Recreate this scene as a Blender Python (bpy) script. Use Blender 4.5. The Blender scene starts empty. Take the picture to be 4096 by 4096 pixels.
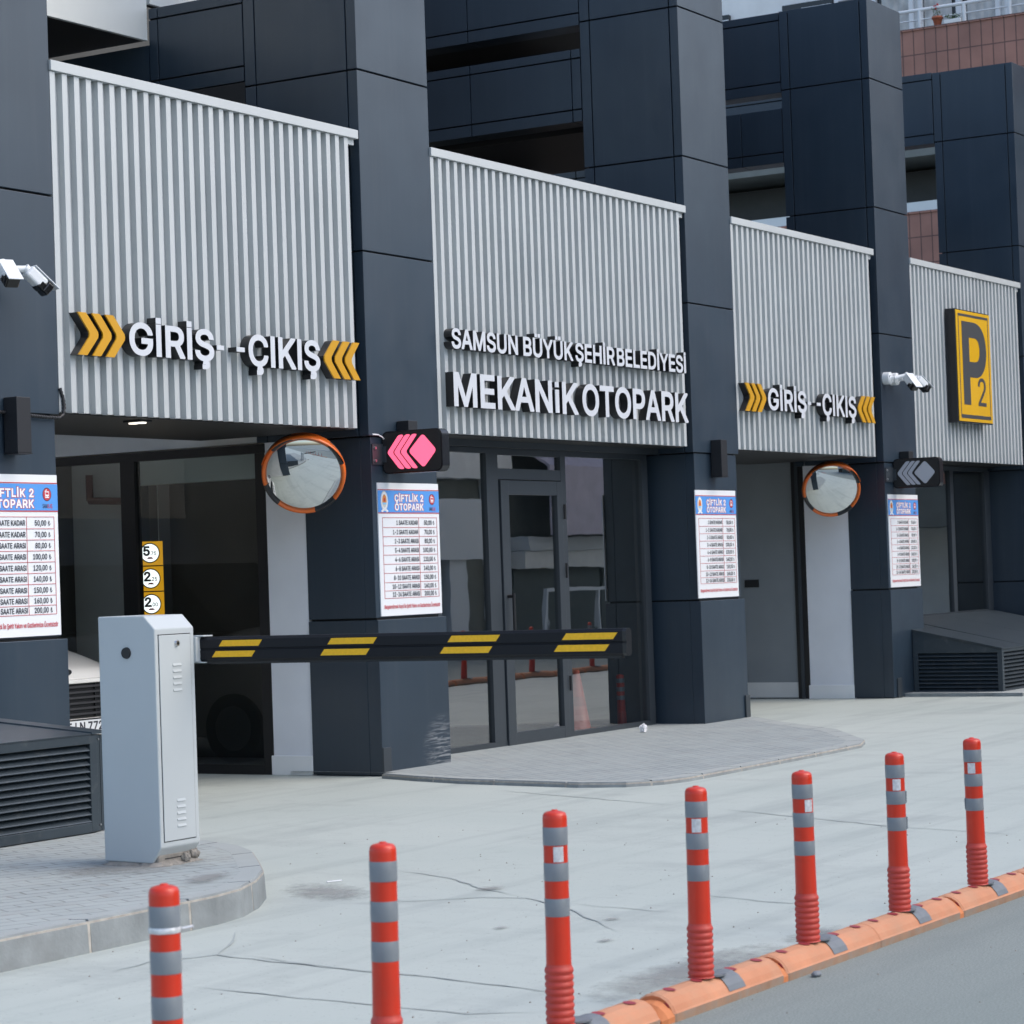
import bpy, bmesh, math, random
from mathutils import Vector, Matrix
from mathutils.geometry import delaunay_2d_cdt
R = math.radians
random.seed(7)
scene = bpy.context.scene
col = scene.collection

# ---------------------------------------------------------------- camera
cam_d = bpy.data.cameras.new('camera')
cam = bpy.data.objects.new('camera', cam_d); col.objects.link(cam)
cam_d.sensor_width = 36.0; cam_d.sensor_fit = 'HORIZONTAL'
cam_d.lens = 36.0 * 10117.45 / 4096.0
cam_d.clip_start = 0.1; cam_d.clip_end = 500
CP = Vector((-16.879, -11.611, 1.6))
yaw, pit, rol = 1.02374, 0.0246733, -0.0344932
fw = Vector((math.sin(yaw)*math.cos(pit), math.cos(yaw)*math.cos(pit), math.sin(pit)))
r_ = Vector((math.cos(yaw), -math.sin(yaw), 0)); u_ = r_.cross(fw)
rr = math.cos(rol)*r_ + math.sin(rol)*u_; uu = -math.sin(rol)*r_ + math.cos(rol)*u_
cam.matrix_world = Matrix(((rr.x, uu.x, -fw.x, CP.x), (rr.y, uu.y, -fw.y, CP.y), (rr.z, uu.z, -fw.z, CP.z), (0, 0, 0, 1)))
cam_d.dof.use_dof = True; cam_d.dof.focus_distance = 17.0; cam_d.dof.aperture_fstop = 8.0
scene.camera = cam

# ---------------------------------------------------------------- light
SUN_EL, SUN_AZ = 50.0, 158.0          # azimuth measured from +Y (into the building) towards +X
w = bpy.data.worlds.new('World'); scene.world = w; w.use_nodes = True
nt = w.node_tree; bg = nt.nodes['Background']
sky = nt.nodes.new('ShaderNodeTexSky'); sky.sky_type = 'NISHITA'; sky.sun_disc = False
sky.sun_elevation = R(SUN_EL); sky.sun_rotation = R(SUN_AZ)
sky.air_density = 1.0; sky.dust_density = 3.0; sky.ozone_density = 1.0
nt.links.new(sky.outputs[0], bg.inputs[0]); bg.inputs[1].default_value = 0.15
sd = bpy.data.lights.new('sun', 'SUN'); sd.energy = 0.38; sd.angle = R(60); sd.color = (1.0, 1.0, 0.95)
so = bpy.data.objects.new('sun', sd); col.objects.link(so)
sdir = Vector((math.sin(R(SUN_AZ))*math.cos(R(SUN_EL)), math.cos(R(SUN_AZ))*math.cos(R(SUN_EL)), math.sin(R(SUN_EL))))
so.rotation_euler = sdir.to_track_quat('Z', 'Y').to_euler(); so.location = sdir*40
vs = scene.view_settings; vs.view_transform = 'Standard'; vs.look = 'None'; vs.exposure = 0.95; vs.gamma = 1
scene.cycles.max_bounces = 8; scene.cycles.transparent_max_bounces = 12

# ---------------------------------------------------------------- materials
def N(nt, t, **kw):
    n = nt.nodes.new(t)
    for k, v in kw.items(): setattr(n, k, v)
    return n
def mat(name, c, rough=0.5, metal=0.0, var=0.0, vscale=3.0, bump=0.0, bscale=80.0, emit=None, estr=1.0, spec=0.5, dirt=None, rvar=0.0, streak=0.0):
    m = bpy.data.materials.new(name); m.use_nodes = True
    nt = m.node_tree; b = nt.nodes['Principled BSDF']; L = nt.links.new
    b.inputs['Base Color'].default_value = (*c, 1); b.inputs['Roughness'].default_value = rough
    b.inputs['Metallic'].default_value = metal; b.inputs['Specular IOR Level'].default_value = spec
    if var or bump or dirt or rvar:
        tc = N(nt, 'ShaderNodeNewGeometry')
    if var or dirt:
        no = N(nt, 'ShaderNodeTexNoise'); no.inputs['Scale'].default_value = vscale; no.inputs['Detail'].default_value = 6
        L(tc.outputs['Position'], no.inputs['Vector'])
        mr = N(nt, 'ShaderNodeMapRange'); mr.inputs[1].default_value = .3; mr.inputs[2].default_value = .7
        mr.inputs[3].default_value = 1-var; mr.inputs[4].default_value = 1+var
        L(no.outputs[0], mr.inputs[0])
        mx = N(nt, 'ShaderNodeMix', data_type='RGBA', blend_type='MULTIPLY'); mx.inputs[0].default_value = 1
        mx.inputs[6].default_value = (*c, 1); L(mr.outputs[0], mx.inputs[7])
        out = mx.outputs[2]
        if dirt:
            n2 = N(nt, 'ShaderNodeTexNoise'); n2.inputs['Scale'].default_value = dirt[1]; n2.inputs['Detail'].default_value = 8; n2.inputs['Roughness'].default_value = .65
            L(tc.outputs['Position'], n2.inputs['Vector'])
            m2 = N(nt, 'ShaderNodeMapRange'); m2.inputs[1].default_value = dirt[2]; m2.inputs[2].default_value = dirt[3]; m2.inputs[4].default_value = dirt[4]
            L(n2.outputs[0], m2.inputs[0])
            mz = N(nt, 'ShaderNodeMix', data_type='RGBA'); L(m2.outputs[0], mz.inputs[0]); L(out, mz.inputs[6]); mz.inputs[7].default_value = (*dirt[0], 1)
            out = mz.outputs[2]
        if streak:                                        # rain streaks and dust down the panel
            mp = N(nt, 'ShaderNodeMapping'); mp.inputs['Scale'].default_value = (9, 9, .45); L(tc.outputs['Position'], mp.inputs[0])
            n5 = N(nt, 'ShaderNodeTexNoise'); n5.inputs['Scale'].default_value = 1.3; n5.inputs['Detail'].default_value = 7; n5.inputs['Roughness'].default_value = .6; L(mp.outputs[0], n5.inputs[0])
            m5 = N(nt, 'ShaderNodeMapRange'); m5.inputs[1].default_value = .50; m5.inputs[2].default_value = .78; m5.inputs[4].default_value = streak; L(n5.outputs[0], m5.inputs[0])
            s5 = N(nt, 'ShaderNodeMix', data_type='RGBA'); L(m5.outputs[0], s5.inputs[0]); L(out, s5.inputs[6]); s5.inputs[7].default_value = (.24, .25, .25, 1)
            out = s5.outputs[2]
        L(out, b.inputs['Base Color'])
    if rvar:
        n3 = N(nt, 'ShaderNodeTexNoise'); n3.inputs['Scale'].default_value = 2.2; n3.inputs['Detail'].default_value = 5
        L(tc.outputs['Position'], n3.inputs['Vector'])
        m3 = N(nt, 'ShaderNodeMapRange'); m3.inputs[1].default_value = .3; m3.inputs[2].default_value = .7
        m3.inputs[3].default_value = rough-rvar; m3.inputs[4].default_value = rough+rvar
        L(n3.outputs[0], m3.inputs[0]); L(m3.outputs[0], b.inputs['Roughness'])
    if bump:
        n4 = N(nt, 'ShaderNodeTexNoise'); n4.inputs['Scale'].default_value = bscale; n4.inputs['Detail'].default_value = 4
        L(tc.outputs['Position'], n4.inputs['Vector'])
        bp = N(nt, 'ShaderNodeBump'); bp.inputs['Strength'].default_value = bump; bp.inputs['Distance'].default_value = .01
        L(n4.outputs[0], bp.inputs['Height']); L(bp.outputs[0], b.inputs['Normal'])
    if emit:
        b.inputs['Emission Color'].default_value = (*emit, 1); b.inputs['Emission Strength'].default_value = estr
    return m
def glass_mat(name, tint, ior):
    m = bpy.data.materials.new(name); m.use_nodes = True; nt = m.node_tree; L = nt.links.new
    nt.nodes.remove(nt.nodes['Principled BSDF']); o = nt.nodes['Material Output']
    tr = N(nt, 'ShaderNodeBsdfTransparent'); tr.inputs[0].default_value = (*tint, 1)
    gl = N(nt, 'ShaderNodeBsdfGlossy'); gl.inputs['Roughness'].default_value = 0.0
    g = N(nt, 'ShaderNodeNewGeometry')
    no = N(nt, 'ShaderNodeTexNoise'); no.inputs['Scale'].default_value = 1.6; L(g.outputs['Position'], no.inputs['Vector'])
    bp = N(nt, 'ShaderNodeBump'); bp.inputs['Strength'].default_value = .06; bp.inputs['Distance'].default_value = .010
    L(no.outputs[0], bp.inputs['Height']); L(bp.outputs[0], gl.inputs['Normal'])
    fr = N(nt, 'ShaderNodeFresnel'); fr.inputs[0].default_value = ior
    iv = N(nt, 'ShaderNodeMath', operation='SUBTRACT'); iv.inputs[0].default_value = 1; L(g.outputs['Backfacing'], iv.inputs[1])
    mu = N(nt, 'ShaderNodeMath', operation='MULTIPLY'); L(fr.outputs[0], mu.inputs[0]); L(iv.outputs[0], mu.inputs[1])
    mx = N(nt, 'ShaderNodeMixShader'); L(mu.outputs[0], mx.inputs[0]); L(tr.outputs[0], mx.inputs[1]); L(gl.outputs[0], mx.inputs[2])
    L(mx.outputs[0], o.inputs[0]); return m

M = {}
M['anth'] = mat('anthracite composite panel', (.0185, .034, .0525), .38, .0, var=.08, vscale=1.3, rvar=.06, spec=.65, bump=.05, bscale=2.2, streak=.035)
M['anth_dark'] = mat('dark seam core', (.008, .009, .011), .7)
M['slat'] = mat('light grey slat metal', (.455, .485, .492), .36, .0, var=.05, vscale=1.5, spec=.6, streak=.05)
M['black'] = mat('black powder coat', (.012, .013, .015), .4)
M['blackm'] = mat('matt black', (.010, .011, .012), .6)
M['frame'] = mat('dark grey aluminium frame', (.040, .050, .060), .36, .1, var=.05)
M['white_wall'] = mat('painted white wall', (.74, .77, .82), .6, var=.03, bump=.03)
M['skirt'] = mat('white skirting', (.82, .84, .84), .5, var=.04)
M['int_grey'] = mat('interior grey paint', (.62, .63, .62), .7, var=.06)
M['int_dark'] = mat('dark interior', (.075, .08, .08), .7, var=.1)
M['int_floor'] = mat('interior floor', (.13, .135, .135), .5, var=.1)
M['soffit'] = mat('dark soffit board', (.030, .029, .029), .5)
M['brown'] = mat('brown render wall', (.042, .034, .031), .7, var=.12)
M['white_band'] = mat('white composite panel', (.72, .76, .75), .35, var=.02)
M['door_grey'] = mat('grey lift door', (.22, .245, .265), .45, var=.04)
M['letter_white'] = mat('white acrylic', (.58, .61, .65), .3, var=.02)
M['letter_side'] = mat('black letter return', (.010, .011, .013), .35)
M['yellow'] = mat('amber acrylic', (.56, .285, .008), .35, var=.04, vscale=6)
M['p_yellow'] = mat('amber sign face', (.68, .385, .014), .22, var=.05, vscale=2)
M['p_grey'] = mat('dark grey sign ink', (.045, .05, .055), .5)
M['poster'] = mat('white board', (.74, .77, .79), .45)
M['p_blue'] = mat('blue ink', (.085, .30, .72), .45)
M['p_red'] = mat('red ink', (.50, .04, .06), .45)
M['p_black'] = mat('dark ink', (.035, .037, .05), .5)
M['p_white'] = mat('white ink', (.80, .81, .83), .45)
M['p_orange'] = mat('orange ink', (.70, .25, .05), .45)
M['p_cream'] = mat('cream ink', (.62, .62, .58), .45)
M['p_lightblue'] = mat('light blue ink', (.25, .55, .80), .45)
M['lamp'] = mat('lamp black', (.013, .014, .017), .45)
M['led_red'] = mat('red led diffuser', (.55, .05, .09), .4, emit=(1.0, .13, .25), estr=.72)
M['led_off'] = mat('unlit led diffuser', (.42, .45, .50), .35)
M['sign_black'] = mat('gloss black sign', (.010, .011, .014), .25)
M['mirror'] = mat('convex mirror', (.62, .66, .68), .015, 1.0)
M['orange'] = mat('orange rim', (.66, .13, .012), .35, var=.06)
M['white_plastic'] = mat('white plastic', (.70, .73, .75), .32)
M['lens'] = mat('smoked lens', (.008, .008, .009), .08)
M['steel'] = mat('brushed steel', (.55, .56, .57), .3, 1.0)
M['gate'] = mat('grey powder coat', (.45, .49, .50), .42, .0, var=.025, vscale=2, bump=.02, bscale=220)
M['boom'] = mat('boom black', (.006, .007, .010), .5, spec=.25)
M['reflect_y'] = mat('yellow reflective tape', (.85, .46, .004), .35, var=.08, vscale=60)
M['mortar'] = mat('mortar', (.24, .225, .20), .9, var=.25, vscale=14, bump=.6, bscale=40)
M['vent'] = mat('anthracite aluminium', (.034, .048, .060), .38, .15, var=.1, vscale=2.5, dirt=((.2, .2, .19), 9, .55, .85, .35))
M['red'] = mat('red polyurethane', (.55, .030, .009), .33, var=.06, vscale=9, dirt=((.35, .12, .08), 20, .6, .9, .25))
M['red_rib'] = mat('dusty red ribs', (.47, .048, .032), .5, var=.08, vscale=20)
M['silver'] = mat('grey reflective tape', (.195, .222, .245), .28, .0, var=.05, vscale=14)
M['sticker'] = mat('holographic sticker', (.66, .68, .70), .25, .3, var=.18, vscale=70)
M['sep'] = mat('faded orange rubber', (.53, .225, .12), .8, var=.12, vscale=6, bump=.1, bscale=60, dirt=((.42, .27, .18), 5, .42, .72, .55))
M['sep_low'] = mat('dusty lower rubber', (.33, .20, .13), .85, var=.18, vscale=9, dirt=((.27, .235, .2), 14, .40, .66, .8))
M['sep_new'] = mat('clean orange rubber', (.55, .19, .07), .75, var=.08)
M['rdot'] = mat('dark red reflector', (.30, .035, .045), .5)
M['grey_rub'] = mat('grey rubber', (.15, .17, .19), .55, var=.1, vscale=20)
M['kerb'] = mat('kerb stone', (.225, .25, .255), .8, var=.22, vscale=5, bump=.25, bscale=50, dirt=((.17, .18, .18), 2.6, .48, .72, .75))
M['kerb_joint'] = mat('kerb joint mortar', (.36, .34, .30), .9, var=.2, vscale=20)
M['carwhite'] = mat('white car paint', (.84, .84, .80), .12, 0, spec=.6)
M['chrome'] = mat('chrome', (.7, .7, .7), .1, 1.0)
M['tyre'] = mat('tyre rubber', (.015, .015, .015), .8)
M['headlight'] = mat('headlight glass', (.35, .35, .36), .08, .4)
M['carglass'] = mat('car glass', (.012, .014, .016), .06)
M['redpipe'] = mat('red pipe', (.10, .018, .016), .5)
M['paper'] = mat('white paper', (.68, .69, .71), .7)
M['brickred'] = None
M['curtain'] = mat('net curtain', (.55, .55, .53), .9, var=.25, vscale=4)
M['upvc'] = mat('white upvc', (.74, .76, .77), .4)
M['terracotta'] = mat('terracotta pot', (.42, .12, .06), .7)
M['leaf'] = mat('leaf green', (.07, .14, .035), .6, var=.3, vscale=20)
M['flower'] = mat('red petals', (.5, .03, .03), .6)
M['cream'] = mat('cream render', (.86, .86, .83), .8, var=.06)
M['lilac'] = mat('lilac awning cloth', (.58, .53, .60), .8, var=.08)
M['olive'] = mat('olive grey wall', (.19, .205, .19), .8, var=.1)
M['shutter'] = mat('roller shutter', (.08, .10, .10), .5, var=.1)
M['steel_light'] = mat('spot reflector', (.8, .8, .8), .15, 1.0, emit=(1.0, .93, .8), estr=.9)
M['ledboard'] = mat('lit white sign', (.8, .8, .8), .4, emit=(1, 1, 1), estr=1.1)
M['ledamber'] = mat('lit amber sign', (.7, .36, .01), .4, emit=(1.0, .45, .01), estr=.42)
M['ledblack'] = mat('sign print black', (.01, .01, .01), .5)
M['glass'] = glass_mat('storefront glass', (.82, .86, .86), 4.3)
M['glass_side'] = glass_mat('partition glass', (.78, .82, .82), 1.7)

def tile_mat():
    m = bpy.data.materials.new('terracotta tiles'); m.use_nodes = True; nt = m.node_tree; L = nt.links.new; b = nt.nodes['Principled BSDF']
    g = N(nt, 'ShaderNodeNewGeometry'); sp = N(nt, 'ShaderNodeSeparateXYZ'); L(g.outputs['Position'], sp.inputs[0])
    cb = N(nt, 'ShaderNodeCombineXYZ'); L(sp.outputs[1], cb.inputs[0]); L(sp.outputs[2], cb.inputs[1])
    mp = N(nt, 'ShaderNodeMapping'); mp.inputs['Location'].default_value = (.075, .03, 0); L(cb.outputs[0], mp.inputs[0])
    br = N(nt, 'ShaderNodeTexBrick', offset=0.0); L(mp.outputs[0], br.inputs[0])
    br.inputs['Color1'].default_value = (.42, .20, .145, 1); br.inputs['Color2'].default_value = (.36, .175, .13, 1); br.inputs['Mortar'].default_value = (.15, .075, .06, 1)
    br.inputs['Scale'].default_value = 1; br.inputs['Brick Width'].default_value = .205; br.inputs['Row Height'].default_value = .45; br.inputs['Mortar Size'].default_value = .011
    n = N(nt, 'ShaderNodeTexNoise'); n.inputs['Scale'].default_value = 1.5; n.inputs['Detail'].default_value = 6; L(g.outputs['Position'], n.inputs[0])
    mr = N(nt, 'ShaderNodeMapRange'); mr.inputs[1].default_value = .3; mr.inputs[2].default_value = .7; mr.inputs[3].default_value = .78; mr.inputs[4].default_value = 1.1; L(n.outputs[0], mr.inputs[0])
    mx = N(nt, 'ShaderNodeMix', data_type='RGBA', blend_type='MULTIPLY'); mx.inputs[0].default_value = 1; L(br.outputs[0], mx.inputs[6]); L(mr.outputs[0], mx.inputs[7])
    L(mx.outputs[2], b.inputs['Base Color']); b.inputs['Roughness'].default_value = .5
    return m
M['brickred'] = tile_mat()

def ground_mat(name, base, dark, light, smudge=.5, speck=.35, fine=90, rough=.75, stretch=(1, 1, 1), grain=.0):
    m = bpy.data.materials.new(name); m.use_nodes = True; nt = m.node_tree; L = nt.links.new; b = nt.nodes['Principled BSDF']
    g = N(nt, 'ShaderNodeNewGeometry')
    mp = N(nt, 'ShaderNodeMapping'); mp.inputs['Scale'].default_value = stretch; L(g.outputs['Position'], mp.inputs[0])
    def noise(s, d=6, ro=.6, v=mp.outputs[0]):
        n = N(nt, 'ShaderNodeTexNoise'); n.inputs['Scale'].default_value = s; n.inputs['Detail'].default_value = d; n.inputs['Roughness'].default_value = ro; L(v, n.inputs[0]); return n.outputs[0]
    def rng(x, a, bb, lo=0., hi=1.):
        r = N(nt, 'ShaderNodeMapRange'); r.inputs[1].default_value = a; r.inputs[2].default_value = bb; r.inputs[3].default_value = lo; r.inputs[4].default_value = hi; L(x, r.inputs[0]); return r.outputs[0]
    def mix(f, a, c):
        x = N(nt, 'ShaderNodeMix', data_type='RGBA'); L(f, x.inputs[0])
        (L(a, x.inputs[6]) if hasattr(a, 'links') else setattr(x.inputs[6], 'default_value', (*a, 1)))
        x.inputs[7].default_value = (*c, 1); return x.outputs[2]
    c = mix(rng(noise(.55), .35, .7), base, light)
    tm = N(nt, 'ShaderNodeMapping'); tm.inputs['Scale'].default_value = (.22, 2.6, 1); tm.inputs['Rotation'].default_value = (0, 0, R(24)); L(g.outputs['Position'], tm.inputs[0])
    c = mix(rng(noise(1.0, 5, .6, tm.outputs[0]), .50, .70, 0, smudge*.75), c, dark)
    tm = N(nt, 'ShaderNodeMapping'); tm.inputs['Scale'].default_value = (2.4, .25, 1); tm.inputs['Rotation'].default_value = (0, 0, R(12)); L(g.outputs['Position'], tm.inputs[0])
    c = mix(rng(noise(1.0, 5, .6, tm.outputs[0]), .54, .74, 0, smudge*.6), c, light)
    c = mix(rng(noise(1.1, 8, .7), .52, .74, 0, smudge), c, dark)
    c = mix(rng(noise(4.5, 8, .75), .56, .8, 0, smudge*.8), c, dark)
    c = mix(rng(noise(fine, 2, .5, g.outputs['Position']), .66, .74, 0, speck), c, tuple(v*.45 for v in dark))
    if grain:
        c = mix(rng(noise(115, 3, .6, g.outputs['Position']), .40, .66, 0, grain), c, tuple(v*.62 for v in base)); c = mix(rng(noise(95, 2, .5, mp.outputs[0]), .62, .74, 0, grain*.7), c, tuple(v*1.35 for v in base))
    L(c, b.inputs['Base Color']); b.inputs['Roughness'].default_value = rough; b.inputs['Specular IOR Level'].default_value = .35
    bp = N(nt, 'ShaderNodeBump'); bp.inputs['Strength'].default_value = .25; bp.inputs['Distance'].default_value = .004
    L(noise(120, 4, .6, g.outputs['Position']), bp.inputs['Height']); L(bp.outputs[0], b.inputs['Normal'])
    return m
M['concrete'] = ground_mat('pale concrete slab', (.40, .447, .42), (.235, .268, .265), (.46, .50, .467), .56, .45, 55, .62, (1.0, .55, 1))
M['asphalt'] = ground_mat('worn grey asphalt', (.225, .262, .25), (.15, .18, .175), (.27, .30, .285), .45, .6, 75, .85, (.6, 1, 1), .75)
M['crackfill'] = ground_mat('crack line', (.315, .355, .35), (.26, .295, .295), (.38, .415, .405), .5, .5, 60)
M['dirtpatch'] = ground_mat('loose sand', (.27, .275, .265), (.19, .19, .18), (.34, .345, .335), .7, .8, 70, .9)
def fade_edges(m):
    nt = m.node_tree; L = nt.links.new; b = nt.nodes['Principled BSDF']
    t = N(nt, 'ShaderNodeTexCoord'); ln = N(nt, 'ShaderNodeVectorMath', operation='LENGTH'); L(t.outputs['Object'], ln.inputs[0])
    g = N(nt, 'ShaderNodeNewGeometry'); n = N(nt, 'ShaderNodeTexNoise'); n.inputs['Scale'].default_value = 9; n.inputs['Detail'].default_value = 9; n.inputs['Roughness'].default_value = .75; L(g.outputs['Position'], n.inputs[0])
    ad = N(nt, 'ShaderNodeMath', operation='MULTIPLY_ADD'); L(n.outputs[0], ad.inputs[0]); ad.inputs[1].default_value = 1.9; L(ln.outputs['Value'], ad.inputs[2])
    r = N(nt, 'ShaderNodeMapRange'); r.inputs[1].default_value = 1.15; r.inputs[2].default_value = 1.85; r.inputs[3].default_value = .6; r.inputs[4].default_value = 0; L(ad.outputs[0], r.inputs[0])
    L(r.outputs[0], b.inputs['Alpha'])
fade_edges(M['dirtpatch'])

def tint_tops(m, c, amt):                              # mixes colour c into faces that look up
    nt = m.node_tree; L = nt.links.new; b = nt.nodes['Principled BSDF']; src = b.inputs['Base Color'].links[0].from_socket
    g = N(nt, 'ShaderNodeNewGeometry'); sp = N(nt, 'ShaderNodeSeparateXYZ'); L(g.outputs['Normal'], sp.inputs[0])
    r = N(nt, 'ShaderNodeMapRange'); r.inputs[1].default_value = .5; r.inputs[2].default_value = .95; r.inputs[4].default_value = amt; L(sp.outputs[2], r.inputs[0])
    x = N(nt, 'ShaderNodeMix', data_type='RGBA'); L(r.outputs[0], x.inputs[0]); L(src, x.inputs[6]); x.inputs[7].default_value = (*c, 1); L(x.outputs[2], b.inputs['Base Color'])
tint_tops(M['kerb'], (.37, .40, .39), .8); tint_tops(M['sep'], (.50, .27, .16), .35)
def paver_mat(name, c1, c2, mortar, bw, rh, rot, dust):
    m = bpy.data.materials.new(name); m.use_nodes = True; nt = m.node_tree; L = nt.links.new; b = nt.nodes['Principled BSDF']
    g = N(nt, 'ShaderNodeNewGeometry')
    nd = N(nt, 'ShaderNodeTexNoise'); nd.inputs['Scale'].default_value = 5; L(g.outputs['Position'], nd.inputs[0])
    va = N(nt, 'ShaderNodeVectorMath', operation='MULTIPLY_ADD'); L(nd.outputs['Color'], va.inputs[0]); va.inputs[1].default_value = (.045, .045, 0); L(g.outputs['Position'], va.inputs[2])
    mp = N(nt, 'ShaderNodeMapping'); mp.inputs['Rotation'].default_value = (0, 0, R(rot)); L(va.outputs[0], mp.inputs[0])
    br = N(nt, 'ShaderNodeTexBrick'); L(mp.outputs[0], br.inputs[0]); br.inputs['Scale'].default_value = 1
    br.inputs['Color1'].default_value = (*c1, 1); br.inputs['Color2'].default_value = (*c2, 1); br.inputs['Mortar'].default_value = (*mortar, 1)
    br.inputs['Brick Width'].default_value = bw; br.inputs['Row Height'].default_value = rh; br.inputs['Mortar Size'].default_value = .010; br.inputs['Mortar Smooth'].default_value = .6
    n = N(nt, 'ShaderNodeTexNoise'); n.inputs['Scale'].default_value = 1.7; n.inputs['Detail'].default_value = 9; n.inputs['Roughness'].default_value = .7; L(g.outputs['Position'], n.inputs[0])
    r = N(nt, 'ShaderNodeMapRange'); r.inputs[1].default_value = .34; r.inputs[2].default_value = .66; r.inputs[3].default_value = .05; r.inputs[4].default_value = .80; L(n.outputs[0], r.inputs[0])
    mx = N(nt, 'ShaderNodeMix', data_type='RGBA'); L(r.outputs[0], mx.inputs[0]); L(br.outputs[0], mx.inputs[6]); mx.inputs[7].default_value = (*dust, 1)
    n2 = N(nt, 'ShaderNodeTexNoise'); n2.inputs['Scale'].default_value = 7; n2.inputs['Detail'].default_value = 8; L(g.outputs['Position'], n2.inputs[0])
    r2 = N(nt, 'ShaderNodeMapRange'); r2.inputs[1].default_value = .56; r2.inputs[2].default_value = .75; r2.inputs[4].default_value = .5; L(n2.outputs[0], r2.inputs[0])
    m2 = N(nt, 'ShaderNodeMix', data_type='RGBA'); L(r2.outputs[0], m2.inputs[0]); L(mx.outputs[2], m2.inputs[6]); m2.inputs[7].default_value = (.26, .25, .23, 1)
    L(m2.outputs[2], b.inputs['Base Color']); b.inputs['Roughness'].default_value = .85
    bp = N(nt, 'ShaderNodeBump'); bp.inputs['Strength'].default_value = .5; bp.inputs['Distance'].default_value = .006
    L(br.outputs['Fac'], bp.inputs['Height']); bp.invert = True; L(bp.outputs[0], b.inputs['Normal'])
    return m
M['paver'] = paver_mat('interlocking pavers', (.32, .355, .355), (.28, .315, .315), (.17, .18, .17), .22, .11, 24, (.36, .395, .385))
M['paver2'] = paver_mat('small pavers', (.29, .325, .33), (.25, .285, .29), (.15, .165, .165), .20, .10, 0, (.32, .355, .355))

def scuffed_panel():
    m = M['anth'].copy(); m.name = 'scuffed anthracite panel'; nt = m.node_tree; L = nt.links.new; b = nt.nodes['Principled BSDF']
    src = b.inputs['Base Color'].links[0].from_socket
    g = N(nt, 'ShaderNodeNewGeometry')
    vm = N(nt, 'ShaderNodeVectorMath', operation='SUBTRACT'); L(g.outputs['Position'], vm.inputs[0]); vm.inputs[1].default_value = (.93, 0, .15)
    mp = N(nt, 'ShaderNodeMapping'); mp.inputs['Scale'].default_value = (3.2, 3.2, 3.0); L(vm.outputs[0], mp.inputs[0])
    ln = N(nt, 'ShaderNodeVectorMath', operation='LENGTH'); L(mp.outputs[0], ln.inputs[0])
    f = N(nt, 'ShaderNodeMapRange'); f.inputs[1].default_value = 1.0; f.inputs[2].default_value = .3; L(ln.outputs['Value'], f.inputs[0])
    m2 = N(nt, 'ShaderNodeMapping'); m2.inputs['Scale'].default_value = (3.0, 3.0, 30); m2.inputs['Rotation'].default_value = (0, R(-9), 0); L(g.outputs['Position'], m2.inputs[0])
    n = N(nt, 'ShaderNodeTexNoise'); n.inputs['Scale'].default_value = 1.6; n.inputs['Detail'].default_value = 4; n.inputs['Distortion'].default_value = 1.2; L(m2.outputs[0], n.inputs[0])
    r = N(nt, 'ShaderNodeMapRange'); r.inputs[1].default_value = .46; r.inputs[2].default_value = .70; r.inputs[4].default_value = .75; L(n.outputs[0], r.inputs[0])
    mu = N(nt, 'ShaderNodeMath', operation='MULTIPLY'); L(f.outputs[0], mu.inputs[0]); L(r.outputs[0], mu.inputs[1])
    mx = N(nt, 'ShaderNodeMix', data_type='RGBA'); L(mu.outputs[0], mx.inputs[0]); L(src, mx.inputs[6]); mx.inputs[7].default_value = (.34, .36, .37, 1)
    L(mx.outputs[2], b.inputs['Base Color']); return m
M['scuff'] = scuffed_panel()

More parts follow.
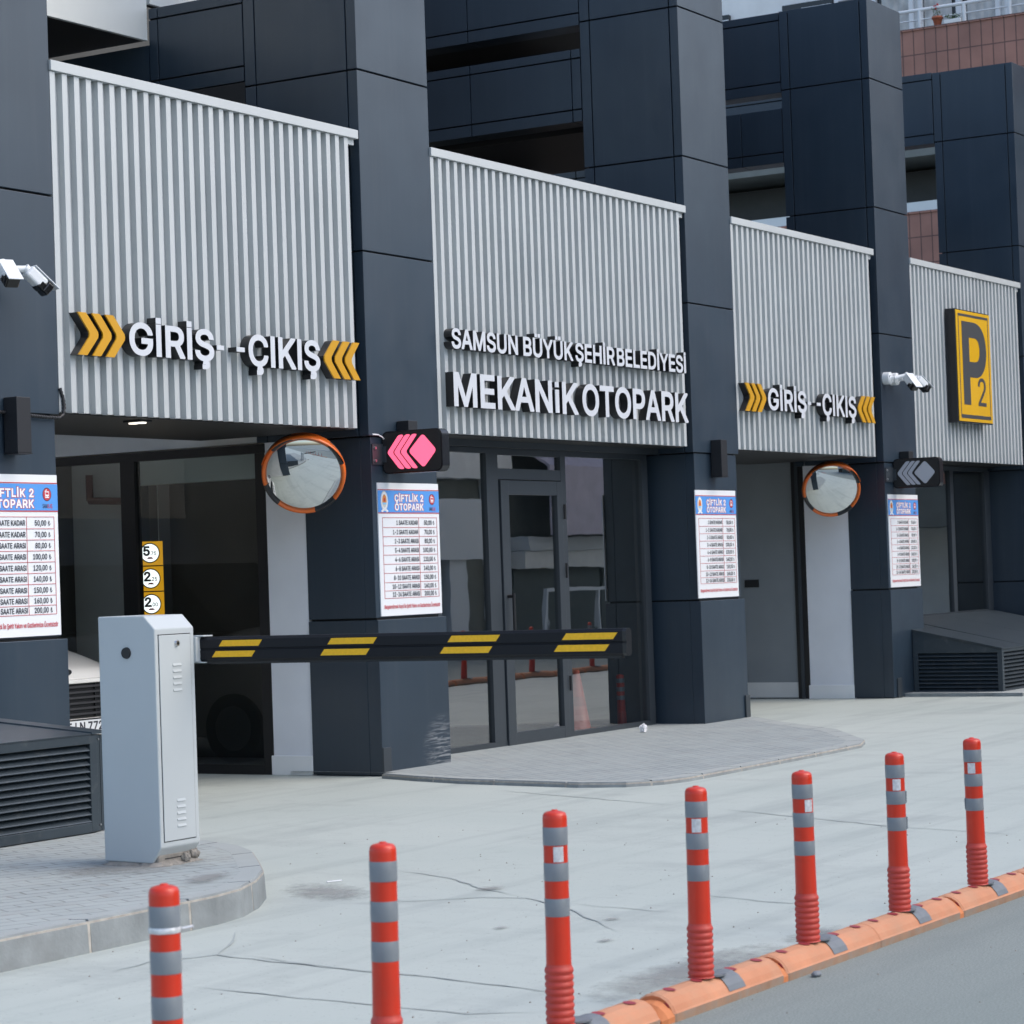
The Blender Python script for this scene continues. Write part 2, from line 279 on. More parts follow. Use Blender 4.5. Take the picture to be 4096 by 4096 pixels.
# ---------------------------------------------------------------- mesh helpers
class MB:
    def __init__(s): s.v = []; s.f = []; s.m = []; s.mats = []; s.sm = []
    def mi(s, m):
        if m not in s.mats: s.mats.append(m)
        return s.mats.index(m)
    def add(s, vs, fs, m, smooth=False):
        o = len(s.v); s.v += [tuple(p) for p in vs]; i = s.mi(m)
        for f in fs: s.f.append([o+k for k in f]); s.m.append(i); s.sm.append(smooth)
    def box(s, x0, x1, y0, y1, z0, z1, m='anth', skip=''):
        vs = [(x0,y0,z0),(x1,y0,z0),(x1,y1,z0),(x0,y1,z0),(x0,y0,z1),(x1,y0,z1),(x1,y1,z1),(x0,y1,z1)]
        F = {'b':(3,2,1,0),'t':(4,5,6,7),'f':(0,1,5,4),'r':(1,2,6,5),'k':(2,3,7,6),'l':(3,0,4,7)}
        s.add(vs, [F[k] for k in F if k not in skip], m); return s
    def bbox(s, x0, x1, y0, y1, z0, z1, m, b=.006):        # bevelled box
        bm = bmesh.new(); bmesh.ops.create_cube(bm, size=1)
        for v in bm.verts: v.co = Vector(((x0+x1)/2+v.co.x*(x1-x0), (y0+y1)/2+v.co.y*(y1-y0), (z0+z1)/2+v.co.z*(z1-z0)))
        bmesh.ops.bevel(bm, geom=bm.edges[:], offset=b, segments=2, affect='EDGES', profile=.5)
        s.bm(bm, m); return s
    def bm(s, bm, m, smooth=False, mtx=None):
        bm.verts.ensure_lookup_table()
        vs = [(mtx @ v.co if mtx else v.co) for v in bm.verts]
        s.add(vs, [[v.index for v in f.verts] for f in bm.faces], m, smooth); bm.free()
    def prism(s, pts, axis, a, b, m, capm=None):           # polygon pts (2D) extruded along axis from a to b
        n = len(pts)
        def P(p, t): return (t, p[0], p[1]) if axis == 'x' else ((p[0], t, p[1]) if axis == 'y' else (p[0], p[1], t))
        vs = [P(p, a) for p in pts]+[P(p, b) for p in pts]
        s.add(vs, [[i, (i+1) % n, n+(i+1) % n, n+i] for i in range(n)], m)
        s.add(vs, [list(range(n))[::-1], list(range(n, 2*n))], capm or m); return s
    def tube(s, p0, p1, r0, m, r1=None, n=20, caps=True, smooth=True):
        p0 = Vector(p0); p1 = Vector(p1); r1 = r0 if r1 is None else r1
        q = (p1-p0).to_track_quat('Z', 'Y'); vs = []
        for p, r in ((p0, r0), (p1, r1)):
            for k in range(n): vs.append(p+q @ Vector((r*math.cos(2*math.pi*k/n), r*math.sin(2*math.pi*k/n), 0)))
        s.add(vs, [[k, (k+1) % n, n+(k+1) % n, n+k] for k in range(n)], m, smooth)
        if caps: s.add(vs, [list(range(n))[::-1], list(range(n, 2*n))], m)
        return s
    def path(s, pts, r, m, n=10):
        for a, b in zip(pts, pts[1:]): s.tube(a, b, r, m, n=n)
        return s
    def lathe(s, prof, m, n=36, mtx=None, smooth=True, closed_top=True):
        vs = []; fs = []
        for r, z in prof:
            for k in range(n): vs.append(Vector((r*math.cos(2*math.pi*k/n), r*math.sin(2*math.pi*k/n), z)))
        for i in range(len(prof)-1):
            for k in range(n): fs.append([i*n+k, i*n+(k+1) % n, (i+1)*n+(k+1) % n, (i+1)*n+k])
        if closed_top: fs.append(list(range((len(prof)-1)*n, len(prof)*n)))
        if mtx: vs = [mtx @ v for v in vs]
        s.add(vs, fs, m, smooth); return s
    def build(s, name, parent=None, **props):
        me = bpy.data.meshes.new(name)
        off = Vector((0, 0, 0))
        if parent is not None:
            q = parent
            while q is not None: off = off + q.location; q = q.parent
        me.from_pydata([tuple(Vector(p)-off) for p in s.v], [], s.f)
        for k in s.mats: me.materials.append(M[k] if isinstance(k, str) else k)
        me.polygons.foreach_set('material_index', s.m); me.polygons.foreach_set('use_smooth', s.sm)
        me.update()
        bmm = bmesh.new(); bmm.from_mesh(me); bmesh.ops.recalc_face_normals(bmm, faces=bmm.faces[:]); bmm.to_mesh(me); bmm.free()
        o = bpy.data.objects.new(name, me); col.objects.link(o)
        if parent is not None: o.parent = parent
        for k, v in props.items(): o[k] = v
        return o
def thing(name, label, cat, loc=(0, 0, 0), group=None):
    o = bpy.data.objects.new(name, None); col.objects.link(o); o.location = loc; o.empty_display_size = .1
    o['label'] = label; o['category'] = cat
    if group: o['group'] = group
    return o
def tag(o, label, cat, group=None):
    o['label'] = label; o['category'] = cat
    if group: o['group'] = group
    return o
def copy_tree(o, parent=None):
    c = o.copy(); col.objects.link(c); c.parent = parent
    for ch in list(o.children): copy_tree(ch, c)
    return c

# ---------------------------------------------------------------- lettering: outlines, one string per character
# each character: advance width, then its closed outlines as x,y,x,y,... in thousandths of the letter size
GL = {
 'A': (479, [[16,0,201,509,276,509,463,0,395,0,287,302,264,372,232,478,245,478,213,371,191,302,85,0],[110,142,110,199,370,199,370,142]]),
 'B': (456, [[60,0,60,509,241,509,266,508,289,504,310,499,329,491,359,469,381,442,394,410,398,374,395,344,387,320,373,301,356,286,336,275,315,267,315,262,339,257,363,245,385,227,402,203,414,173,418,136,413,100,400,67,377,39,344,18,324,10,301,4,275,1,247,0],[125,57,245,57,272,58,296,63,315,70,330,80,349,105,355,137,352,161,342,184,327,203,306,218,279,228,248,231,125,231],[125,285,238,285,265,288,288,296,308,309,323,326,333,348,336,372,330,403,313,429,283,446,240,452,125,452]]),
 'C': (510, [[267,-7,235,-5,205,1,177,11,150,25,126,42,104,63,86,88,70,115,57,146,48,179,42,215,40,254,42,293,48,329,57,362,70,393,86,421,104,445,126,466,150,484,177,498,205,508,235,514,267,516,305,513,340,504,373,490,402,471,427,447,448,418,463,385,473,348,408,348,401,373,389,395,375,413,357,428,337,440,315,449,292,454,267,456,245,454,223,450,203,443,184,432,166,419,150,403,137,385,125,364,116,340,109,314,105,285,103,254,105,223,109,194,116,168,125,145,137,123,151,105,166,89,184,76,203,66,223,59,245,54,267,53,292,55,315,60,337,69,357,81,375,96,389,114,401,136,408,160,473,160,463,124,448,91,428,62,402,38,373,19,341,5,305,-4]]),
 'D': (502, [[219,0,96,0,96,57,215,57,244,58,272,63,296,70,318,81,337,94,354,110,368,128,379,149,388,172,394,198,398,226,399,255,398,285,394,312,388,337,379,361,368,381,354,399,338,415,320,428,299,438,275,446,249,450,221,452,93,452,93,509,225,509,261,507,294,501,325,492,353,478,377,461,399,441,418,418,433,391,446,361,455,329,460,293,462,255,460,217,455,181,446,149,433,119,417,92,398,68,376,48,351,31,322,17,291,8,256,2],[125,509,125,0,60,0,60,509]]),
 'E': (418, [[60,0,60,509,372,509,372,452,125,452,125,286,355,286,355,229,125,229,125,57,375,57,375,0]]),
 'F': (410, [[60,0,60,509,369,509,369,452,125,452,125,278,346,278,346,221,125,221,125,0]]),
 'G': (520, [[269,-7,236,-5,205,1,176,11,149,25,125,43,104,64,85,88,69,116,57,146,47,179,42,215,40,254,42,293,47,329,57,362,69,393,85,421,103,445,125,466,149,484,175,498,203,508,233,514,265,516,304,513,340,504,374,489,403,469,429,445,449,416,465,384,474,349,408,349,399,372,387,393,373,411,356,427,337,439,315,448,291,454,265,456,243,454,222,450,202,443,183,432,166,419,150,404,137,385,125,364,116,340,109,314,105,285,103,254,105,223,109,194,116,168,125,145,137,124,151,105,166,90,184,76,203,66,224,59,246,54,269,53,309,57,345,71,374,93,396,123,404,141,410,160,414,180,415,202,434,199,283,199,283,256,478,256,478,200,476,170,471,141,463,115,451,91,436,69,419,50,399,33,377,19,352,8,326,0,298,-5]]),
 'H': (517, [[60,0,60,509,125,509,125,289,392,289,392,509,457,509,457,0,392,0,392,232,125,232,125,0]]),
 'I': (300, [[31,0,31,57,118,57,118,452,31,452,31,509,269,509,269,452,183,452,183,57,269,57,269,0]]),
 'J': (396, [[185,-7,153,-4,124,3,98,15,75,33,57,55,44,81,36,111,33,145,33,173,98,173,98,145,104,104,122,74,149,56,185,50,220,56,248,74,266,104,272,145,272,509,336,509,336,145,334,111,326,81,313,55,294,33,271,15,246,3,217,-4]]),
 'K': (467, [[104,145,104,216,139,261,174,303,212,344,364,509,448,509,231,276,228,276],[60,0,60,509,125,509,125,334,124,225,125,193,125,0],[372,0,188,259,228,309,449,0]]),
 'L': (393, [[60,0,60,509,125,509,125,57,361,57,361,0]]),
 'M': (628, [[60,0,60,509,152,509,277,187,287,159,299,123,311,84,322,49,307,49,318,83,330,121,342,158,352,187,476,509,568,509,568,0,504,0,504,291,504,327,505,369,506,413,507,457,513,457,498,409,482,363,467,322,456,291,342,0,286,0,170,291,159,321,145,361,129,408,112,457,119,457,120,416,121,372,122,328,122,291,122,0]]),
 'N': (523, [[60,0,60,509,136,509,343,183,363,151,388,107,414,55,405,54,401,108,399,157,399,195,399,509,463,509,463,0,387,0,202,290,177,331,148,381,108,452,119,454,122,384,124,328,125,291,125,0]]),
 'O': (533, [[267,-7,235,-5,205,1,177,11,150,25,126,42,105,63,86,88,70,115,57,146,48,179,42,215,40,254,42,293,48,329,57,362,70,393,86,421,105,445,126,466,150,484,177,498,205,508,235,514,267,516,299,514,329,508,357,498,384,484,408,466,429,445,448,421,464,393,477,362,486,329,491,293,493,254,491,215,486,179,477,146,464,115,448,88,429,63,408,42,384,25,357,11,329,1,299,-5],[267,53,289,54,310,59,330,66,349,76,367,89,383,105,396,123,408,144,418,168,425,194,429,223,430,254,429,286,425,314,418,341,408,365,396,386,383,404,367,420,349,433,330,443,310,450,289,454,267,456,245,454,223,450,203,443,184,433,167,420,151,404,137,385,125,364,116,340,109,314,105,285,103,254,105,223,109,194,116,168,125,144,137,123,151,105,167,89,184,76,203,66,223,59,245,54]]),
 'P': (444, [[60,0,60,509,235,509,263,507,289,503,312,497,332,487,350,476,366,462,379,447,390,430,398,411,404,391,407,370,409,348,407,325,404,304,398,284,390,265,379,248,366,233,350,219,332,207,312,198,289,191,263,187,235,186,109,186,109,242,233,242,269,246,297,256,318,272,333,294,342,319,344,348,342,376,333,402,318,423,297,439,268,449,232,452,125,452,125,0]]),
 'R': (449, [[60,0,60,509,236,509,264,507,290,504,313,497,333,489,367,465,390,433,399,415,405,395,408,374,409,352,408,330,405,309,399,290,390,271,367,240,333,217,312,209,289,203,264,199,236,198,96,198,96,255,234,255,269,258,298,267,319,281,334,300,342,324,345,352,342,380,334,405,319,425,298,440,269,449,233,452,125,452,125,0],[353,0,230,229,303,229,428,0]]),
 'S': (446, [[224,-9,197,-8,172,-4,149,1,128,9,108,19,91,31,76,45,64,60,54,77,46,96,41,115,38,137,104,137,110,110,123,88,142,71,166,59,194,52,224,49,257,52,286,60,311,74,329,92,341,114,346,139,342,161,332,179,316,193,296,205,245,222,184,239,154,249,128,260,105,274,86,289,71,307,60,326,54,348,52,372,58,413,75,448,87,463,102,476,119,488,138,498,158,506,180,511,203,514,227,516,252,514,275,511,296,505,316,498,351,476,377,449,394,415,401,378,337,378,326,412,302,437,286,447,267,453,247,457,225,459,194,456,167,448,145,435,129,418,118,398,115,376,119,352,131,334,148,319,169,308,212,293,264,279,312,264,336,252,359,238,379,220,395,198,405,171,408,139,403,99,386,64,374,48,360,34,343,21,323,11,302,2,278,-4,252,-8]]),
 'T': (448, [[32,452,32,509,417,509,417,452,257,452,257,0,193,0,193,452]]),
 'U': (517, [[259,-8,230,-7,203,-2,177,5,154,15,133,28,114,43,98,60,85,80,74,101,66,124,62,148,60,173,60,509,124,509,124,178,128,144,141,113,160,87,187,68,220,56,259,52,298,56,331,68,357,87,377,113,389,144,393,178,393,509,457,509,457,173,456,148,451,124,443,101,433,80,419,60,403,43,384,28,363,15,340,5,315,-2,288,-7]]),
 'Y': (472, [[203,0,203,208,16,509,91,509,192,344,222,292,250,230,224,230,251,293,280,344,381,509,455,509,268,208,268,0]]),
 'Z': (438, [[42,0,42,46,273,385,306,431,341,476,348,454,285,452,223,452,40,452,40,509,397,509,397,462,169,129,134,81,97,33,90,54,152,57,214,57,399,57,399,0]]),
 'Ç': (510, [[267,-7,235,-5,205,1,177,11,150,25,126,42,104,63,86,88,70,115,57,146,48,179,42,215,40,254,42,293,48,329,57,362,70,393,86,421,104,445,126,466,150,484,177,498,205,508,235,514,267,516,305,513,340,504,373,490,402,471,427,447,448,418,463,385,473,348,408,348,401,373,389,395,375,413,357,428,337,440,315,449,292,454,267,456,245,454,223,450,203,443,184,432,166,419,150,403,137,385,125,364,116,340,109,314,105,285,103,254,105,223,109,194,116,168,125,145,137,123,151,105,166,89,184,76,203,66,223,59,245,54,267,53,292,55,315,60,337,69,357,81,375,96,389,114,401,136,408,160,473,160,463,124,448,91,428,62,402,38,373,19,341,5,305,-4],[228,-146,228,-110,268,-110,284,-109,294,-105,300,-98,302,-88,300,-77,294,-71,284,-67,268,-66,240,-66,251,13,283,13,283,-3,283,-33,312,-37,332,-47,344,-64,348,-88,343,-114,328,-132,304,-143,269,-146]]),
 'İ': (300, [[31,0,31,57,118,57,118,452,31,452,31,509,269,509,269,452,183,452,183,57,269,57,269,0],[150,572,134,575,120,584,111,597,108,612,111,628,120,641,134,650,150,653,167,650,180,641,190,628,193,612,190,597,180,584,167,575]]),
 'Ş': (446, [[224,-9,197,-8,172,-4,149,1,128,9,108,19,91,31,76,45,64,60,54,77,46,96,41,115,38,137,104,137,110,110,123,88,142,71,166,59,194,52,224,49,257,52,286,60,311,74,329,92,341,114,346,139,342,161,332,179,316,193,296,205,245,222,184,239,154,249,128,260,105,274,86,289,71,307,60,326,54,348,52,372,58,413,75,448,87,463,102,476,119,488,138,498,158,506,180,511,203,514,227,516,252,514,275,511,296,505,316,498,351,476,377,449,394,415,401,378,337,378,326,412,302,437,286,447,267,453,247,457,225,459,194,456,167,448,145,435,129,418,118,398,115,376,119,352,131,334,148,319,169,308,212,293,264,279,312,264,336,252,359,238,379,220,395,198,405,171,408,139,403,99,386,64,374,48,360,34,343,21,323,11,302,2,278,-4,252,-8],[186,-143,186,-107,226,-107,242,-106,252,-102,258,-95,259,-84,258,-74,252,-67,242,-63,226,-62,198,-62,208,16,241,16,241,0,241,-29,269,-34,290,-44,301,-61,305,-85,300,-111,286,-129,261,-139,226,-143]]),
 'Ü': (517, [[259,-8,230,-7,203,-2,177,5,154,15,133,28,114,43,98,60,85,80,74,101,66,124,62,148,60,173,60,509,124,509,124,178,128,144,141,113,160,87,187,68,220,56,259,52,298,56,331,68,357,87,377,113,389,144,393,178,393,509,457,509,457,173,456,148,451,124,443,101,433,80,419,60,403,43,384,28,363,15,340,5,315,-2,288,-7],[331,572,315,575,302,584,293,597,290,612,293,628,302,641,315,650,331,653,346,650,359,641,368,628,371,612,368,597,359,584,346,575],[187,572,172,575,158,584,149,597,146,612,149,628,158,641,172,650,187,653,203,650,216,641,224,628,227,612,224,597,216,584,203,575]]),
 'b': (424, [[229,-8,198,-5,172,4,153,17,138,31,118,59,112,59,112,0,53,0,53,509,114,509,114,319,118,319,137,346,152,360,171,373,197,381,229,384,252,383,274,378,294,371,313,361,330,347,345,332,359,313,370,293,379,270,385,245,389,218,390,189,389,160,385,133,379,108,370,84,359,64,346,45,330,29,313,16,294,5,274,-2,252,-7],[220,47,253,51,279,66,301,88,316,117,325,151,328,189,325,227,316,261,301,290,280,311,253,325,220,330,188,325,161,312,140,291,125,263,116,229,113,189,116,150,125,115,140,86,162,65,188,51]]),
 'c': (396, [[207,-8,182,-7,159,-2,137,6,117,16,98,30,82,46,68,64,56,85,46,108,40,133,36,159,34,187,36,216,40,243,46,268,56,291,68,312,82,330,98,346,117,360,137,371,159,378,182,383,207,384,234,383,260,377,284,368,305,356,324,341,340,322,353,301,362,277,303,262,290,289,270,311,242,325,207,330,173,325,145,310,124,287,108,258,99,224,96,187,99,151,108,117,124,89,145,66,173,51,207,46,243,52,271,66,292,89,304,117,363,102,354,78,341,56,325,37,306,21,285,9,261,-1,235,-6]]),
 'd': (424, [[195,-8,172,-7,151,-2,130,5,111,16,94,29,79,45,66,64,55,84,46,108,39,133,35,160,34,189,35,218,39,245,46,270,55,293,66,313,79,332,95,347,112,361,131,371,151,378,173,383,196,384,228,381,253,373,272,360,287,346,306,319,311,319,311,509,372,509,372,0,313,0,313,59,307,59,287,31,272,17,252,4,227,-5],[205,47,236,51,263,65,284,86,299,115,309,150,312,189,309,229,300,263,284,291,263,312,237,325,205,330,172,325,145,311,124,290,108,261,99,227,96,189,99,151,109,117,124,88,145,66,172,51]]),
 'e': (404, [[212,-8,185,-7,161,-2,138,6,117,16,98,30,82,46,68,64,56,85,46,108,40,132,35,159,34,187,35,215,39,242,46,267,55,290,67,311,81,329,97,346,115,359,135,370,157,378,180,383,205,384,236,382,266,374,294,361,319,341,341,315,357,282,363,263,368,242,370,219,371,194,371,169,75,169,75,221,338,221,310,202,307,237,298,269,283,294,263,314,237,326,205,330,173,326,146,313,125,294,109,270,99,241,96,211,96,178,100,139,110,106,128,80,151,61,179,50,212,46,234,48,254,53,271,61,285,73,297,88,306,105,365,91,353,63,335,39,311,19,283,4,249,-5]]),
 'f': (253, [[228,379,228,327,6,327,6,379],[81,0,81,432,84,461,96,486,113,505,135,519,161,527,187,530,222,527,243,521,227,468,215,472,195,474,171,470,154,460,145,443,142,419,142,0]]),
 'g': (425, [[207,-151,168,-148,134,-140,105,-127,82,-110,64,-91,51,-69,101,-41,122,-66,136,-78,154,-88,178,-95,207,-97,249,-92,282,-75,304,-47,311,-6,311,68,306,68,287,41,272,28,252,16,227,8,195,5,173,6,152,10,132,17,113,27,95,39,80,53,67,71,55,90,46,112,39,136,35,163,34,191,35,220,39,246,46,271,55,293,66,314,80,332,95,347,112,361,131,371,152,378,173,383,196,384,228,382,253,373,273,360,288,346,308,319,313,319,313,379,372,379,372,-9,371,-32,367,-54,360,-73,350,-90,324,-117,291,-136,271,-142,251,-147,229,-150],[205,59,237,63,264,75,285,95,300,121,309,154,312,193,309,231,300,264,285,291,264,312,237,325,205,330,172,325,145,312,124,290,109,262,99,229,96,193,99,155,109,123,124,96,145,76,172,63]]),
 'h': (410, [[114,227,114,0,53,0,53,509,114,509,114,287,102,287,112,312,124,332,137,349,152,362,187,379,227,384,264,380,295,369,321,349,341,321,348,304,353,285,356,264,357,240,357,0,296,0,296,235,290,275,273,304,246,323,210,329,184,326,161,317,141,303,126,283,117,257]]),
 'i': (166, [[53,0,53,379,114,379,114,0],[84,443,67,446,54,455,44,468,41,483,44,499,54,512,67,521,84,524,100,521,114,512,123,499,126,483,123,468,114,455,100,446]]),
 'k': (380, [[110,137,110,212,121,212,284,379,360,379,184,199,177,199],[53,0,53,509,114,509,114,0],[294,0,148,186,191,229,372,0]]),
 'l': (189, [[139,-2,101,3,74,20,58,47,53,84,53,509,114,509,114,99,115,77,120,62,130,54,146,52,160,53,170,54,181,3,162,-1]]),
 'm': (610, [[53,0,53,379,112,379,112,295,108,295,118,323,132,346,151,363,172,376,195,384,219,386,257,380,287,361,309,331,321,295,312,295,322,321,337,343,357,361,381,375,407,383,437,386,468,383,497,372,522,354,541,328,553,296,557,255,557,0,496,0,496,254,490,289,473,313,447,326,419,330,395,328,374,320,358,307,345,290,338,270,335,247,335,0,274,0,274,260,269,288,253,311,229,326,199,330,178,328,158,320,140,307,126,289,117,266,114,238,114,0]]),
 'n': (410, [[114,227,114,0,53,0,53,379,112,379,112,287,102,287,112,312,124,332,137,349,152,362,187,379,227,384,264,380,295,369,321,349,341,321,348,304,353,285,356,264,357,240,357,0,296,0,296,235,290,275,273,304,246,323,210,329,184,326,161,317,141,303,126,283,117,257]]),
 'r': (259, [[53,0,53,379,112,379,112,321,115,321,130,347,152,367,181,380,213,385,229,384,243,384,243,322,230,324,207,326,182,323,159,315,140,301,126,284,117,262,114,237,114,0]]),
 's': (365, [[182,-8,145,-5,112,3,84,18,62,38,45,63,36,94,94,107,105,79,124,60,150,49,181,45,217,50,244,62,262,81,268,103,265,121,254,136,237,147,212,155,149,170,125,177,104,186,87,196,72,208,53,237,47,274,51,305,65,332,87,354,115,370,149,381,187,384,223,381,254,372,279,358,299,339,314,316,324,290,268,277,258,298,243,316,219,328,187,333,156,329,131,317,114,299,109,277,112,258,124,243,144,232,172,223,229,209,254,202,275,194,292,183,306,171,325,142,331,107,326,75,312,47,290,24,260,6,223,-5]]),
 't': (227, [[204,379,204,327,6,327,6,379],[65,471,126,471,126,98,128,76,136,61,150,53,170,50,185,51,202,54,213,2,192,-3,168,-4,145,-3,125,2,107,10,92,21,72,52,65,93]]),
 'v': (389, [[163,0,17,379,84,379,165,155,187,87,206,21,184,21,203,87,224,155,305,379,371,379,226,0]]),
 'y': (389, [[47,-139,61,-86,71,-87,88,-90,104,-89,118,-84,130,-74,141,-58,151,-36,163,-1,17,379,84,379,165,155,187,87,206,21,184,21,202,87,224,155,305,379,371,379,204,-58,191,-85,177,-107,159,-124,139,-136,117,-143,91,-145,65,-143]]),
 'z': (380, [[42,0,42,46,254,320,254,323,48,323,48,379,333,379,333,331,126,60,126,56,339,56,339,0]]),
 'ı': (166, [[53,0,53,379,114,379,114,0]]),
 'ü': (410, [[182,-5,146,-1,115,11,89,31,69,59,62,76,57,95,54,116,53,139,53,379,114,379,114,144,119,105,137,75,164,56,200,50,226,53,249,62,268,77,283,97,293,122,296,153,296,379,357,379,357,0,298,0,298,92,307,92,297,67,286,47,272,30,257,17,222,0],[277,443,261,446,248,455,239,468,236,483,239,499,248,512,261,520,277,523,292,520,305,512,314,499,317,483,314,468,305,455,292,446],[133,443,118,446,104,455,96,468,93,483,96,499,104,512,118,520,133,523,149,520,162,512,170,499,173,483,170,468,162,455,149,446]]),
 'ş': (365, [[182,-8,145,-5,112,3,84,18,62,38,45,63,36,94,94,107,105,79,124,60,150,49,181,45,217,50,244,62,262,81,268,103,265,121,254,136,237,147,212,155,149,170,125,177,104,186,87,196,72,208,53,237,47,274,51,305,65,332,87,354,115,370,149,381,187,384,223,381,254,372,279,358,299,339,314,316,324,290,268,277,258,298,243,316,219,328,187,333,156,329,131,317,114,299,109,277,112,258,124,243,144,232,172,223,229,209,254,202,275,194,292,183,306,171,325,142,331,107,326,75,312,47,290,24,260,6,223,-5],[147,-143,147,-107,188,-107,204,-106,214,-102,219,-95,221,-84,219,-74,214,-67,204,-63,188,-62,160,-62,170,16,202,16,202,0,202,-29,231,-34,251,-44,263,-61,267,-85,262,-111,248,-129,223,-139,188,-143]]),
 '0': (453, [[227,-7,199,-5,174,1,151,11,130,24,111,41,95,62,80,86,69,113,60,144,53,178,49,214,48,254,49,294,53,330,60,364,69,395,81,422,95,447,112,467,130,484,151,498,174,508,200,514,227,516,254,514,279,508,302,498,323,484,342,467,358,447,372,422,384,395,393,364,400,330,404,294,405,254,404,214,400,178,393,144,384,113,373,86,359,62,342,41,323,24,302,11,279,1,254,-5],[227,50,261,56,290,74,303,87,313,103,323,122,330,144,336,168,340,194,343,223,344,254,343,285,340,314,336,341,330,365,323,387,313,405,303,422,290,435,261,453,227,460,192,453,163,435,151,422,140,405,131,387,123,365,117,341,113,314,110,285,109,254,110,223,113,194,117,168,123,144,131,122,140,103,151,87,163,74,192,56]]),
 '1': (453, [[76,0,76,55,391,55,391,0],[276,509,276,0,212,0,212,448,209,448,86,358,86,427,198,509]]),
 '2': (453, [[64,0,64,47,234,229,282,282,299,305,311,327,318,348,320,371,317,397,308,419,293,436,273,449,250,457,224,460,196,457,172,447,153,433,139,413,130,390,127,362,66,362,67,384,71,405,77,424,86,442,111,473,143,496,162,505,182,511,203,514,225,516,247,514,268,511,288,505,306,497,337,474,361,445,376,411,381,372,378,345,371,318,357,290,336,259,267,180,153,60,153,57,389,57,389,0]]),
 '3': (453, [[218,-7,195,-6,173,-3,152,2,133,10,98,30,70,57,52,91,44,132,109,132,115,107,126,87,144,71,165,59,191,52,219,50,248,53,275,61,297,74,315,93,325,116,329,145,326,172,316,196,299,217,275,234,242,244,201,248,157,248,157,299,288,448,288,452,70,452,70,509,372,509,372,461,211,278,211,289,239,290,264,288,287,284,308,276,327,265,344,253,359,239,371,222,381,205,387,186,392,166,393,145,392,123,387,103,380,84,370,66,358,50,344,36,327,23,309,12,288,4,266,-2,243,-6]]),
 '4': (453, [[40,105,40,158,247,509,311,509,109,166,109,163,413,163,413,105],[282,0,282,121,282,146,282,318,343,318,343,0]]),
 '5': (453, [[221,-7,199,-6,178,-2,159,3,140,11,108,32,83,60,66,93,60,130,122,130,127,108,138,89,154,73,173,60,196,52,221,50,250,53,276,64,298,82,314,104,324,131,328,162,324,193,314,221,297,244,275,262,248,273,218,277,192,275,167,268,145,258,128,246,67,253,96,509,366,509,366,452,151,452,134,301,136,301,155,315,178,325,203,331,229,334,263,330,294,321,321,306,345,285,364,260,379,231,388,199,391,163,390,139,385,117,379,95,369,76,357,57,343,41,327,27,309,15,289,6,268,-1,245,-5]]),
 '6': (453, [[226,-7,203,-5,182,-1,161,5,142,15,125,26,109,40,96,56,84,74,75,94,69,115,65,138,64,162,68,199,80,239,89,261,102,285,118,311,137,340,252,509,322,509,151,261,145,261,154,275,165,288,179,299,196,307,214,312,235,314,257,313,278,309,298,303,316,295,346,271,370,240,378,221,384,201,388,180,389,157,388,134,384,112,377,92,368,73,356,55,343,39,327,26,310,14,291,5,271,-2,249,-6],[226,48,254,52,279,63,299,79,314,101,324,128,327,157,324,187,314,213,299,235,279,251,254,262,226,265,198,262,174,252,153,235,138,214,128,188,125,158,128,128,138,102,153,79,174,63,198,52]]),
 '7': (453, [[97,0,323,448,323,452,62,452,62,509,391,509,391,449,165,0]]),
 '8': (453, [[226,-7,201,-6,178,-2,156,3,136,11,101,33,74,62,57,96,52,135,55,166,65,195,81,220,101,241,125,256,153,265,153,267,119,282,93,308,76,342,70,380,75,417,90,450,114,477,146,498,164,506,184,511,204,514,226,516,248,514,269,511,288,506,306,498,337,477,361,450,377,417,382,380,376,342,359,308,333,282,300,267,300,265,327,256,351,241,372,220,387,195,397,166,401,135,395,96,378,62,352,33,317,11,296,3,275,-2,251,-6],[226,49,258,52,285,60,307,74,323,91,333,113,337,139,333,165,322,189,305,208,283,223,256,232,226,235,196,232,169,223,147,208,130,189,119,165,115,139,119,113,129,91,145,74,167,60,195,52],[226,290,252,292,274,300,293,313,307,330,316,351,319,376,316,399,308,420,294,437,275,449,252,457,226,460,200,457,177,449,159,437,145,420,136,399,133,376,136,351,145,330,159,313,178,300,201,292]]),
 '9': (453, [[226,516,249,514,271,510,291,503,310,494,328,482,343,468,356,452,368,434,377,414,384,393,388,371,389,347,385,309,373,270,363,248,350,224,334,197,315,168,200,0,130,0,301,248,307,248,299,234,287,221,273,210,257,202,238,196,218,195,195,196,175,199,155,206,137,214,106,237,83,269,74,287,68,307,65,329,64,352,65,375,69,397,75,417,85,436,96,454,110,469,125,483,143,494,162,504,182,510,203,514],[226,460,199,457,174,446,154,429,138,407,129,381,125,352,129,322,138,295,154,274,174,257,199,247,226,243,254,247,279,257,299,273,314,295,324,321,327,350,324,381,314,407,299,429,279,446,254,457]]),
 '-': (453, [[337,244,337,188,114,188,114,244]]),
 ',': (188, [[38,-119,68,71,137,71,84,-119]]),
 '₺': (413, [[170,509,170,0,106,-4,106,509],[307,224,372,224,371,186,366,152,358,121,347,94,333,70,316,49,297,32,276,18,252,7,226,-1,199,-5,169,-7,136,-6,106,-4,169,53,206,57,239,68,267,89,289,121,297,142,303,166,306,193],[274,470,274,407,32,299,32,361],[274,354,274,292,32,183,32,245]]),
 ' ': (187, []),
